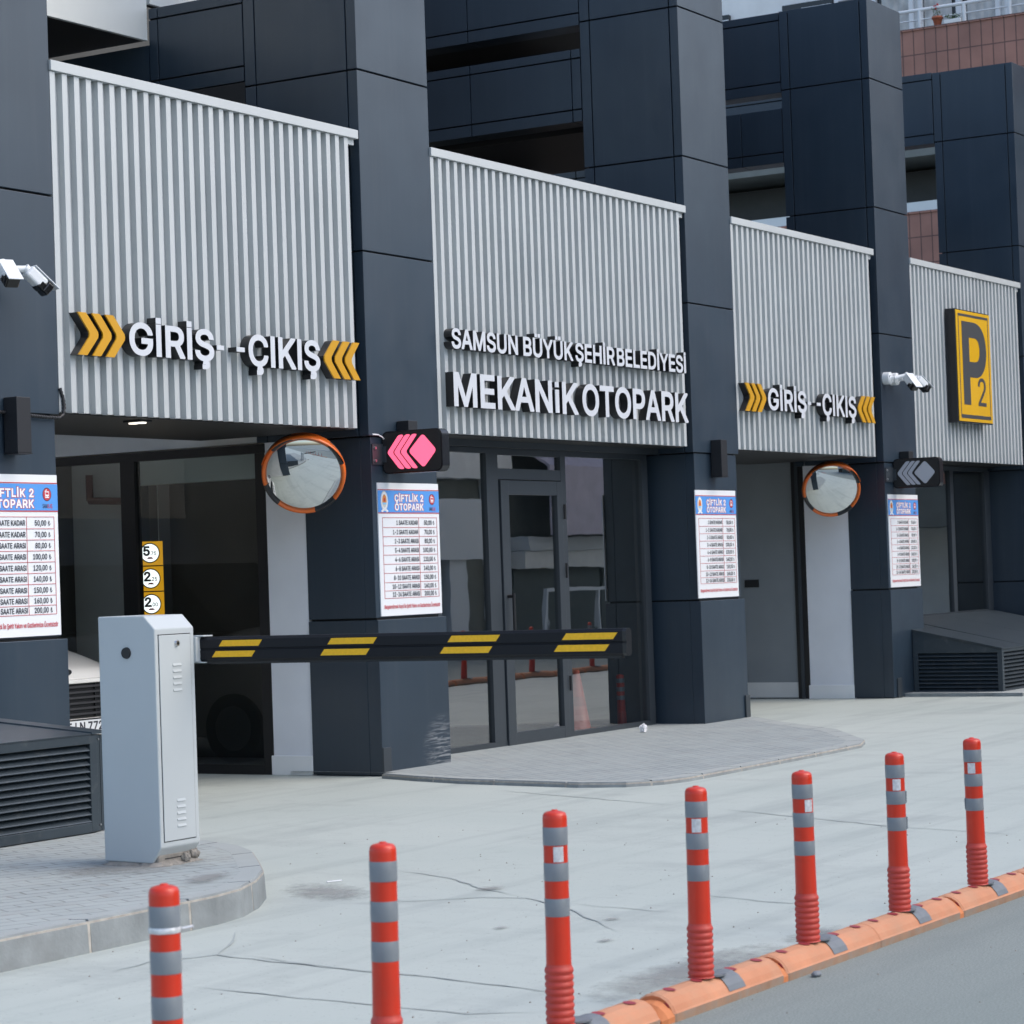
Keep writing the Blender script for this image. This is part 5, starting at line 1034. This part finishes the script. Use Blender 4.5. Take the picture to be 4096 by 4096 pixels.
for z in (.19, .70):
    for k in range(2): c.tube((x1+.012+k*.04, yf+.004, z), (x1+.012+k*.04, yf-.002, z), .006, 'steel', n=8)
c.build('corner_trim', t)
c = MB(); louvres(c, 'x', x0+.05, -7.5, yf, .21, .676, 11, -1); c.build('louvre', t); c = MB(); louvres(c, 'x', -7.43, x1-.067, yf, .21, .676, 11, -1); c.build('louvre', t)
c = MB(); c.prism([(yf-.006, .732), (yf-.006, .738), (-.01, .868), (-.01, .858)], 'x', x0, x1-.055, 'vent'); c.prism([(yf-.008, .733), (yf-.008, .746), (-.01, .880), (-.01, .860)], 'x', x1-.054, x1+.09, 'vent'); c.build('lid', t)
t = thing('vent_housing', 'anthracite louvred vent housing with a sloping lid at the right edge', 'vent', (13.0, -.5, 0), 'louvred vent housings')
xl, yf, yb = 11.184, -1.112, -.012
c = MB(); c.prism([(yf+.05, .02), (yf+.05, .50), (.50, .84), (.50, .02)], 'x', xl+.06, 15.3, 'blackm')
c.prism([(yb, .50), (yb, .770), (yf, .535), (yf, .50)], 'x', xl, xl+.03, 'vent'); c.box(xl, xl+.03, yf+.001, yf+.055, .0, .4995, 'vent'); c.box(xl, xl+.03, yb-.06, yb, .0, .4995, 'vent'); c.box(xl+.001, xl+.03, yf+.056, yb-.061, .0, .045, 'vent')
c.bbox(xl+.031, 15.3, yf+.001, yf+.04, .0, .05, 'vent', .003); c.bbox(xl+.031, 15.3, yf+.0005, yf+.04, .50, .537, 'vent', .003); c.bbox(xl-.001, xl+.06, yf-.003, yf+.03, .0, .536, 'vent', .003)
c.build('frame', t)
c = MB(); louvres(c, 'y', yf+.055, yb-.06, xl, .046, .499, 10, -1); c.build('louvre', t); c = MB(); louvres(c, 'x', xl+.06, 15.3, yf, .05, .50, 10, -1); c.build('louvre', t)
c = MB()
for a, e in ((11.17, 11.95), (11.958, 13.4), (13.408, 15.3)): c.prism([(yf-.012, .538), (yf-.012, .552), (-.005 if a < 11.2 else .5, .787 if a < 11.2 else .905), (-.005 if a < 11.2 else .5, .772 if a < 11.2 else .890)], 'x', a, e, 'vent')
c.prism([(.002, .774), (.002, .789), (.5, .905), (.5, .89)], 'x', 11.60, 11.95, 'vent'); c.build('lid', t)

# ================================================================ BOLLARDS ON LANE SEPARATORS
def make_bollard():
    t = thing('bollard', '', 'bollard', (0, 0, 0), 'red bollards along the lane separators')
    c = MB(); pr = [(.050, 0)]
    nr = 8; z = .0
    for k in range(nr):
        for j in range(7):
            a = j/7; pr.append((.0445+.0045*math.sin(math.pi*a)**1.0, .004+.186*(k+a)/nr))
    c.lathe(pr+[(.0435, .192), (.0425, .20)], 'red_rib', n=40, closed_top=False); ribs = c.build('ribbed_foot', t)
    c = MB(); c.lathe([(.0425, .2002), (.0415, .30), (.0405, .60), (.0405, .614)], 'red', n=40, closed_top=False)
    c.lathe([(.0408, .6142), (.0412, .675), (.040, .687), (.036, .695), (.028, .699), (.016, .702), (.012, .7025), (.010, .706), (.0005, .7065)], 'red', n=40, closed_top=True); c.build('post', t)
    for z0, z1 in ((.357, .416), (.474, .533), (.591, .650)):
        c = MB(); c.lathe([(.0418, z0), (.0421, z0+.001), (.0421, z1-.001), (.0418, z1)], 'silver', n=40, closed_top=False); c.build('reflective_band', t)
    return t
bol = make_bollard()
vdir = math.atan2(-.52, -.854)          # the stickers face the street corner
def sticker(parent, a):
    c = MB(); vs = []
    for k in range(7):
        for z in (.537, .587): vs.append((.0424*math.cos(a+R(-24+8*k)), .0424*math.sin(a+R(-24+8*k)), z))
    c.add(vs, [[2*k, 2*k+2, 2*k+3, 2*k+1] for k in range(6)], 'sticker', True); return c.build('sticker', parent)
blist = [(-11.64, 'nearest red bollard at the left, with a torn clear strip round its top band', None, 0, 0, .815), (-10.62, 'red bollard with no sticker, cut off by the bottom edge right of the barrier cabinet', None, .5, 0, .815),
    (-9.60, 'red bollard with a sticker whose foot touches the bottom edge', .22, .2, 0, .812), (-8.575, 'upright red bollard with a sticker, in front of the storefront kerb', -.1, .3, .0, .80), (-7.64, 'red bollard leaning slightly left with its sticker at the right', .5, -1.0, .3, .78),
    (-6.70, 'red bollard with peeling band edges, second from the right', -.0, -.6, .2, .78), (-5.775, 'rightmost red bollard, leaning left with a loose lower band', -.35, -1.6, .6, .775)]
bobjs = []
for i, (x, lb, st, tl, ta, zt) in enumerate(blist):
    o = bol if i == 0 else copy_tree(bol)
    o['label'] = lb; bobjs.append((o, x, st, tl, zt))
for i, (o, x, st, tl, zt) in enumerate(bobjs):
    if st is not None: sticker(o, vdir+st)
    if i == 0:
        c = MB(); c.lathe([(.0424, .579), (.0436, .582), (.0438, .590), (.0424, .594)], 'sticker', n=40, closed_top=False); c.tube((.02, -.04, .588), (.045, -.06, .592), .004, 'sticker', n=6); c.build('torn_strip', o)
    if i in (5, 6):
        for z0 in ((.36, .475) if i == 5 else (.36,)):
            c = MB()
            a = vdir+(1.35 if i == 5 else -1.45); e1 = Vector((math.cos(a), math.sin(a), 0))
            p = e1*.042; q2 = e1*.046
            c.add([(p.x, p.y, z0), (q2.x, q2.y, z0+.004), (q2.x*1.03, q2.y*1.03, z0+.054), (p.x, p.y, z0+.056)], [[0, 1, 2, 3]], 'silver'); c.build('peeling_edge', o)
    o.location = (x, -7.298, .098); o.rotation_euler = (R(.3), R(tl), 0); o.scale = (1, 1, (zt-.098)/.7065)
# a spare bollard inside the storefront
sp_b = copy_tree(bol); sp_b.location = (5.60, .86, .03); sp_b.scale = (1, 1, .74); sp_b.rotation_euler = (0, R(-1.5), 0)
sp_b['label'] = 'spare red bollard standing inside behind the storefront glass'
del sp_b['group']
for ch in list(sp_b.children):
    if ch.name.startswith('torn'): bpy.data.objects.remove(ch)
def make_separator():
    t = thing('lane_separator', '', 'lane separator', (0, 0, 0), 'orange lane separators under the bollards')
    # cross section (y, z), one hump; the left end slopes down to the next module
    half = [(-.088, 0), (-.090, .030), (-.084, .036), (-.074, .056), (-.055, .078), (-.03, .092), (0, .097)]
    sec = half+[(-y, z) for y, z in half[::-1][1:]]
    c = MB(); stations = [(-.392, .985), (.40, .985), (.418, 1.0), (.424, .93)]
    xs = [-.452, -.440]+[-.43+.855*k/16 for k in range(17)]+[.436, .444]
    vs = []
    for i, x in enumerate(xs):
        sc = .93 if i in (0, len(xs)-1) else 1.0
        g = .0012 if (i > 1 and i < len(xs)-2 and i % 2 == 0) else 0
        for y, z in sec: vs.append((x, y*sc, max(0, z*sc-g*(z > .04))))
    m_ = len(sec); fl = []; fh = []
    for i in range(len(xs)-1):
        for j in range(m_-1):
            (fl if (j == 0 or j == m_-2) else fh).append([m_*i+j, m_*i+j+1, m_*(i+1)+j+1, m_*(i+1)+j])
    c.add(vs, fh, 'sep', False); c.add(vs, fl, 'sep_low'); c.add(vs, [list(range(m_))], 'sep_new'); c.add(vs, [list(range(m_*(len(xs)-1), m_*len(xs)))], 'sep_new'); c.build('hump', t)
    c = MB()                                              # lower connecting nose
    nz = [(-.085, 0), (-.086, .022), (-.07, .045), (-.045, .066), (-.02, .075), (.02, .075), (.045, .066), (.07, .045), (.086, .022), (.085, 0)]
    vs = [(x, y*s, z*s2) for x, s, s2 in ((-.520, .80, .55), (-.495, .97, .9), (-.451, 1, 1.0)) for y, z in nz]; m_ = len(nz)
    c.add(vs, [[m_*i+j, m_*i+j+1, m_*(i+1)+j+1, m_*(i+1)+j] for i in range(2) for j in range(m_-1)]+[list(range(m_))], 'sep_new'); c.build('connector', t)
    def dot(c, x, y, z, nx, ny, nz_, r=.016, st=1.7):
        n_ = Vector((nx, ny, nz_)).normalized(); q_ = n_.to_track_quat('Z', 'X'); cc = Vector((x, y, z))+n_*.0015
        c.add([cc+q_ @ Vector((r*math.cos(2*math.pi*k/18), r*math.sin(2*math.pi*k/18), 0)) for k in range(18)], [list(range(18))], 'rdot')
    for x in (-.35, -.14, .14, .36):
        c = MB(); dot(c, x, -.012, .096, 0, -.12, 1, .024); c.build('reflector', t)
    for y in (-.052, -.018, .018):
        c = MB(); dot(c, -.4538, y, .062 if y > -.04 else .055, -1, 0, 0.0, .0135); c.build('reflector', t)
    c = MB()
    pl = [(y*1.012-.0, z+.0035) for y, z in half[2:]]+[(.03, .0955), (.055, .0815)]
    n_ = len(pl); c.add([(x, y, z) for x in (-.015, .12) for y, z in pl], [[j, j+1, n_+j+1, n_+j] for j in range(n_-1)], 'grey_rub')
    c.tube((0, 0, .094), (0, 0, .1005), .058, 'grey_rub', n=28); c.build('base_plate', t)
    return t
sep = make_separator()
sx = [-11.56, -10.56, -9.58, -8.575, -7.64, -6.745, -5.805, -4.87, -3.93]
slab = ['separator under the nearest bollard, outside the bottom edge', 'separator under the second bollard, below the bottom edge', 'orange separator at the bottom edge under the third bollard', 'orange separator under the upright bollard before the storefront kerb', 'orange separator under the bollard with its sticker at the right',
        'orange separator under the second bollard from the right', 'orange separator under the rightmost bollard', 'orange separator at the right edge beyond the last bollard', 'separator beyond the right edge']
for i, x in enumerate(sx):
    if i in (0, 1, 8): continue
    o = sep if i == 2 else copy_tree(sep)
    o.location = (x+.075, -7.298, 0); o['label'] = slab[i]
    for ch in list(o.children):
        if i > 6 and ch.name.startswith('base_plate'): bpy.data.objects.remove(ch)
for i in (0, 1):
    o = copy_tree(sep); o.location = (sx[i]+.075, -7.298, 0); o['label'] = slab[i]

for k in range(9):                                       # the row goes on beyond the frame and shows mirrored in the glass
    x = 11.6+k*.95
    o = copy_tree(bobjs[3][0]); o.location = (x, -7.298, .098); o.rotation_euler = (0, 0, 0); o['label'] = 'red bollard far along the row, seen only mirrored in the storefront glass'; o['group'] = 'red bollards mirrored in the storefront glass'
    o = copy_tree(sep); o.location = (x+.075, -7.298, 0); o['label'] = 'orange separator far along the row, seen only mirrored in the storefront glass'; o['group'] = 'orange separators mirrored in the storefront glass'

# ================================================================ PARKED CAR
t = thing('parked_car', 'white parked car with black slatted grille, half hidden behind the barrier cabinet', 'car', (-1.90, 3.6, .004))
CX, FY = -1.90, 1.50
secs = [(.0, .60, .30, .60, .66), (.03, .74, .22, .70, .93), (.12, .82, .20, .78, .985), (.35, .87, .20, .84, 1.06), (.75, .89, .20, .86, 1.155), (1.05, .895, .20, .87, 1.20), (1.75, .895, .20, .87, 1.22), (3.6, .895, .20, .87, 1.22), (4.25, .88, .25, .86, 1.10), (4.40, .80, .35, .78, .95)]
vs = []; ns = 0
for dy, wd, zb, ws, zt in secs:
    ring = []
    hp = [(0, zb), (wd*.92, zb), (wd, zb+.10), (wd, zb+(zt-zb)*.62), (wd*.985, zb+(zt-zb)*.80), (wd*.93, zb+(zt-zb)*.92), (wd*.78, zb+(zt-zb)*.985), (wd*.40, zt+.012), (0, zt+.018)]
    ring = hp+[(-x, z) for x, z in hp[::-1][1:-1]]
    ns = len(ring)
    for x, z in ring: vs.append((CX+x, FY+dy+.16*(abs(x)/.9)**2*(1 if dy < .5 else 0), z))
c = MB(); c.add(vs, [[ns*i+j, ns*i+(j+1) % ns, ns*(i+1)+(j+1) % ns, ns*(i+1)+j] for i in range(len(secs)-1) for j in range(ns)]+[list(range(ns)), list(range(ns*(len(secs)-1), ns*len(secs)))], 'carwhite', True); body = c.build('body', t)
sb = body.modifiers.new('s', 'SUBSURF'); sb.levels = 1; sb.render_levels = 2
c = MB(); cab = [(.98, .80, 1.17), (1.75, .66, 1.80), (3.6, .66, 1.84), (4.2, .78, 1.2)]
vs = []
for dy, wd, z in cab: vs += [(CX-wd, FY+dy, z), (CX+wd, FY+dy, z), ]
vs += [(CX-.86, FY+4.2, 1.15), (CX+.86, FY+4.2, 1.15), (CX-.86, FY+1.0, 1.15), (CX+.86, FY+1.0, 1.15)]
c.add(vs, [[2, 3, 5, 4]], 'carwhite'); c.add(vs, [[0, 1, 3, 2], [4, 5, 7, 6], [0, 2, 4, 6], [1, 7, 5, 3]], 'carglass'); c.build('cabin', t)
c = MB(); c.box(CX-.46, CX+.46, FY+.012, FY+.035, .606, .868, 'blackm'); g_ = None
for k in range(6):
    z = .628+k*.042
    c.prism([(FY-.012, z), (FY+.01, z+.006), (FY+.01, z+.020), (FY-.008, z+.016)], 'x', CX-.45, CX+.45, 'black')
for xx in (-.2, .2): c.box(CX+xx-.006, CX+xx+.006, FY-.004, FY+.012, .61, .865, 'black')
c.build('grille', t)
c = MB(); c.bbox(CX-.60, CX+.60, FY-.025, FY+.05, .36, .60, 'carwhite', .02); c.build('bumper', t)
c = MB(); c.bbox(CX-.60, CX+.60, FY-.02, FY+.06, .872, .905, 'carwhite', .01); c.build('bonnet_edge', t)
c = MB(); c.box(CX-.262, CX+.262, FY-.036, FY-.026, .480, .597, 'black'); c.box(CX-.252, CX+.252, FY-.038, FY-.0365, .491, .586, 'poster'); 
put_text(c, '55 LN 772', facade(FY-.0385), CX-.235, CX+.235, .506, .064, 'p_black', off=.026); c.build('number_plate', t)
c = MB(); vs = [(CX-.07+.055*math.cos(2*math.pi*k/28)*1.0, FY+.055, .962+.026*math.sin(2*math.pi*k/28)) for k in range(28)]
c.prism([(v[0], v[2]) for v in vs], 'y', FY+.045, FY+.075, 'chrome'); c.prism([((v[0]-CX+.07)*.86+CX-.07, (v[2]-.962)*.82+.962) for v in vs], 'y', FY+.041, FY+.0448, 'black'); c.build('badge', t)
for s_ in (-1, 1):
    c = MB(); c.prism([(CX+s_*.52, .80), (CX+s_*.80, .84), (CX+s_*.83, .96), (CX+s_*.58, .92)], 'y', FY+.02, FY+.2, 'headlight'); c.build('headlight', t)
    for dy in (.85, 3.5):
        c = MB(); c.tube((CX+s_*.92, FY+dy, .31), (CX+s_*.70, FY+dy, .31), .31, 'tyre', n=36); wh = c.build('wheel', t)
        c = MB(); c.tube((CX+s_*.923, FY+dy, .31), (CX+s_*.90, FY+dy, .31), .20, 'steel', n=28); c.build('rim', wh)

# ================================================================ SMALL THINGS
bm = bmesh.new(); bmesh.ops.create_icosphere(bm, subdivisions=3, radius=.05); rnd = random.Random(3)
for v in bm.verts: v.co = Vector((max(-.036, min(.036, v.co.x)), max(-.03, min(.03, v.co.y)), v.co.z*1.15))*rnd.uniform(.74, 1.2); v.co.x += .03*max(0, v.co.z-.02)/.04; v.co.z = max(v.co.z, -.04)
c = MB(); c.bm(bm, 'paper', False, Matrix.Translation((4.55, .05, .075)) @ Matrix.Scale(.8, 4)); tag(c.build('crumpled_paper'), 'crumpled white paper lying at the foot of the storefront glass', 'litter')
c = MB(); c.tube((-5.98, -3.75, .012), (-5.90, -3.79, .012), .004, 'paper', n=8); tag(c.build('cigarette_butt'), 'white cigarette end on the slab beside the rounded kerb', 'litter')
bm = bmesh.new(); bmesh.ops.create_icosphere(bm, subdivisions=2, radius=.018)
for v in bm.verts: v.co = Vector((v.co.x*1.5, v.co.y, v.co.z*.8))*rnd.uniform(.85, 1.1)
c = MB(); c.bm(bm, 'grey_rub', False, Matrix.Translation((-7.88, -7.44, .010))); tag(c.build('stone'), 'small dark stone on the road against the orange separators', 'stone')
c = MB(); rnd = random.Random(11)
for k in range(260):
    x = rnd.uniform(-9.5, -2); y = rnd.uniform(-7.1, -2.6) if rnd.random() < .7 else rnd.uniform(-8.6, -7.42)
    if x < -5.5 and y > -4.25: continue
    s_ = rnd.uniform(.002, .006); z = .004 if y > -7.2 else 0
    c.add([(x-s_, y-s_, z), (x+s_, y-s_*.6, z), (x+s_*.7, y+s_, z), (x-s_*.8, y+s_*.8, z), (x, y, z+s_*1.1)], [[0, 1, 4], [1, 2, 4], [2, 3, 4], [3, 0, 4]], 'mortar')
o = c.build('gravel'); o['kind'] = 'stuff'; o['label'] = 'scattered grit on the concrete slab and road'; o['category'] = 'grit'
# red traffic cone and red stand inside the storefront
t = thing('traffic_cone', 'red traffic cone standing inside behind the storefront glass', 'cone', (4.95, 1.0, .03))
c = MB(); c.lathe([(.15, .03), (.13, .05), (.03, .62), (.022, .63)], 'red', n=28, mtx=Matrix.Translation((4.95, 1.0, 0))); c.box(4.77, 5.13, .82, 1.18, .03, .05, 'red'); c.build('body', t)
c = MB(); c.lathe([(.093, .27), (.068, .40)], 'red_rib', n=28, mtx=Matrix.Translation((4.95, 1.0, 0)), closed_top=False); c.build('reflective_band', t)

# ================================================================ BUILDINGS BEYOND
t = thing('apartment_block', 'apartment block with terracotta tiled balconies and white railings beyond the car park', 'building', (26, 6, 0))
c = MB(); c.box(25.6, 36, -8, 30, 0, 16, 'cream'); c.build('wall', t)
for z0, z1, nm in ((9.30, 10.74, 'balcony_parapet'), (6.10, 7.58, 'balcony_parapet'), (2.9, 4.38, 'balcony_parapet')):
    ye = 5.6 if z0 > 9 else 14.0
    c = MB(); c.box(24.0, 24.15, -8, ye, z0, z1, 'brickred'); c.box(23.97, 24.18, -8, ye+.02, z1, z1+.035, 'brickred'); c.box(24.15, 25.6, ye-.15, ye, z0, z1, 'brickred'); pp = c.build(nm, t)
    c = MB(); c.box(24.02, 25.6, -8, 14, z0-.73, z0-.001, 'olive'); c.build('slab', t)
    if z0 < 9: c = MB(); c.box(25.2, 25.59, -8, 14, z0, z0+2.4, 'int_dark'); c.build('loggia_wall', t)
    if z0 > 9:
        c = MB(); c.tube((24.07, -8, z1+.36), (24.07, 5.5, z1+.36), .030, 'upvc', n=10); c.tube((24.07, -8, z1+.19), (24.07, 5.5, z1+.19), .014, 'upvc', n=8)
        for k in range(14): c.tube((24.07, 4.74-k*.81, z1+.02), (24.07, 4.74-k*.81, z1+.36), .035, 'upvc', n=10)
        c.build('railing', t)
    else:
        c = MB(); c.box(23.99, 24.2, -8, 14, z1+.036, z1+.2, 'white_band'); c.build('coping', t)
for z0 in (9.4,):
    for k in range(7):
        y = 6.2-k*1.62
        c = MB()
        for a, e in ((y-.76, y-.68), (y+.68, y+.76), (y-.05, y+.05)): c.box(25.5, 25.6, a, e, z0, z0+2.5, 'upvc')
        c.box(25.5, 25.598, y-.68, y+.68, z0+2.42, z0+2.5, 'upvc'); c.box(25.5, 25.598, y-.68, y+.68, z0, z0+.08, 'upvc'); wn = c.build('window', t)
        c = MB(); c.box(25.585, 25.597, y-.68, y+.68, z0+.08, z0+2.42, 'carglass'); c.build('pane', wn)
        c = MB(); n = 28; vs = []
        for j in range(n+1):
            yy = y-.66+1.32*j/n
            if abs(yy-y) < .10: continue
            dpt = .02*math.sin(j*1.9)
            vs += [(25.545+dpt, yy, z0+.1), (25.545+dpt, yy, z0+2.4)]
        nn = len(vs)//2; half_ = [i for i in range(nn-1) if vs[2*(i+1)][1]-vs[2*i][1] < .12]
        c.add(vs, [[2*i, 2*i+1, 2*i+3, 2*i+2] for i in half_], 'curtain', True); c.build('curtain', wn)
c = MB()
for y in (7.5, 9.6, 11.7, 13.8): c.box(25.5, 25.599, y-.5, y+.5, 9.6, 11.9, 'carglass'); c.box(25.47, 25.499, y-.5, y+.1, 10.2, 11.8, 'upvc')
c.build('window', t)
t = thing('flower_pot', 'terracotta pot with a small red flowering plant on the balcony ledge', 'flower pot', (24.35, 4.42, 10.775))
P = Vector((24.075, 4.42, 10.778))
c = MB(); c.lathe([(.055, 0), (.085, .12), (.10, .12), (.10, .16), (.085, .16), (.07, .13)], 'terracotta', n=24, mtx=Matrix.Translation(P)); c.build('pot', t)
c = MB(); rnd = random.Random(2)
for k in range(70):
    a = rnd.uniform(0, 6.28); r = rnd.uniform(0, .10); z = .15+rnd.uniform(0, .17); p = P+Vector((r*math.cos(a), r*math.sin(a), z)); q_ = Matrix.Rotation(rnd.uniform(0, 6), 3, Vector((rnd.random()-.5, rnd.random()-.5, rnd.random())).normalized())
    c.add([p+q_ @ Vector(v) for v in ((-.016, 0, 0), (0, -.009, .004), (.02, 0, 0), (0, .009, .004))], [[0, 1, 2, 3]], 'leaf')
c.build('leaves', t)
c = MB()
for k in range(9):
    a = rnd.uniform(0, 6.28); r = rnd.uniform(0, .06); bm = bmesh.new(); bmesh.ops.create_icosphere(bm, subdivisions=1, radius=.018); c.bm(bm, 'flower', False, Matrix.Translation(P+Vector((r*math.cos(a), r*math.sin(a), .30+rnd.uniform(0, .07)))))
c.build('blossoms', t)
t = thing('balcony_planter', 'low cream planter with green plants on the balcony ledge', 'planter', (24.08, 3.99, 10.78))
c = MB(); c.bbox(24.0, 24.14, 3.98, 4.28, 10.778, 10.85, 'cream', .006); c.build('box', t)
c = MB()
for k in range(120):
    p = Vector((24.07+rnd.uniform(-.06, .06), rnd.uniform(3.99, 4.27), 10.85+rnd.uniform(0, .09))); q_ = Matrix.Rotation(rnd.uniform(0, 6), 3, Vector((rnd.random()-.5, rnd.random()-.5, rnd.random())).normalized())
    c.add([p+q_ @ Vector(v) for v in ((-.018, 0, 0), (0, -.01, .004), (.022, 0, 0), (0, .01, .004))], [[0, 1, 2, 3]], 'leaf')
c.build('leaves', t)
# across the street (seen only mirrored in the glass)
def street_house(x0, x1, h, wall, label, fascia, awn):
    t = thing('street_building', label, 'building', ((x0+x1)/2, -19, 0))
    c = MB(); c.box(x0, x1, -27, -17, 0, h, wall); c.build('wall', t)
    n = int((x1-x0)/3.2); dx = (x1-x0)/n
    for k in range(n):
        a = x0+k*dx
        c = MB(); c.box(a+.25, a+dx-.25, -17.0, -16.94, .3, 2.5, 'shutter' if k % 2 else 'carglass'); c.build('shop_window', t)
        c = MB(); c.box(a+.05, a+.22, -16.98, -16.85, .12, 3.0, 'poster' if k % 3 == 0 else wall); c.build('shop_pier', t)
        for z in range(1, int(h/3.1)):
            c = MB(); c.box(a+.7, a+dx-.7, -16.995, -16.95, z*3.1+1.2, z*3.1+2.6, 'carglass'); c.build('window', t)
    c = MB(); c.box(x0+.1, x1-.1, -16.99, -16.7, 2.75, 3.35, fascia); c.build('fascia', t)
    c = MB(); c.prism([(-16.72, 3.9), (-16.72, 4.0), (-15.7, 3.5), (-15.7, 3.38)], 'x', x0+.4, x1-.4, awn); c.prism([(-15.71, 3.1), (-15.71, 3.37), (-15.69, 3.37), (-15.69, 3.1)], 'x', x0+.4, x1-.4, awn); c.build('awning', t)
street_house(12, 24, 6.4, 'cream', 'cream shop building across the street, mirrored in the glass', 'poster', 'lilac')
street_house(38, 52, 9.6, 'cream', 'wide cream building across the street, mirrored in the glass', 'poster', 'lilac')
street_house(-4, 11.7, 6.4, 'olive', 'low olive grey building across the street, outside the frame', 'cream', 'lilac')
t = thing('shop_building', 'shop across the street with lilac awning and white sign box, mirrored in the glass', 'building', (31, -20, 0))
c = MB(); c.box(24.2, 37.8, -27, -16.8, 0, 9.5, 'olive'); c.build('wall', t)
c = MB(); c.prism([(-16.79, 4.6), (-16.79, 4.7), (-15.6, 4.0), (-15.6, 2.45), (-15.65, 2.45), (-15.65, 3.95)], 'x', 31.2, 37.5, 'lilac'); c.build('awning', t)
c = MB(); c.box(31.2, 37.5, -16.79, -16.2, 2.12, 2.42, 'poster'); c.build('fascia', t)
c = MB(); c.box(31.2, 37.5, -16.79, -16.3, 1.72, 2.11, 'cream'); c.build('fascia', t)
c = MB(); c.box(26.1, 29.4, -16.6, -16.1, 1.95, 3.25, 'poster'); c.build('sign_box', t)
for a, e in ((26.9, 27.6), (27.95, 28.7)):
    c = MB(); c.box(a, e, -16.45, -16.2, .1, 1.949, 'poster'); c.build('banner', t)
for a in (31.3, 33.3, 35.3):
    c = MB(); c.box(a, a+1.9, -16.795, -16.7, .25, 1.70, 'shutter'); c.build('shutter', t)
c = MB(); c.box(31.2, 37.5, -15.9, -15.82, 1.18, 1.26, 'poster'); 
for x in (31.2, 33.6, 35.9): c.box(x, x+.08, -15.9, -15.82, .12, 1.18, 'poster')
c.build('rail', t)
c = MB(); c.box(24.3, 25.7, -16.79, -16.7, .3, 3.2, 'carglass'); c.build('window', t)
for x in (24.8, 27.0, 29.2, 32.0, 34.6):
    c = MB(); c.box(x, x+1.4, -16.79, -16.72, 5.2, 6.8, 'carglass'); c.box(x-.08, x-.001, -16.79, -16.70, 5.1, 6.9, 'poster'); c.build('window', t)
c = MB(); c.box(30.2, 30.34, -16.79, -16.6, .2, 5.2, 'poster'); c.build('drain_pipe', t)
c = MB(); c.box(24.2, 31.0, -16.79, -16.4, 3.7, 4.3, 'cream'); c.build('fascia', t)
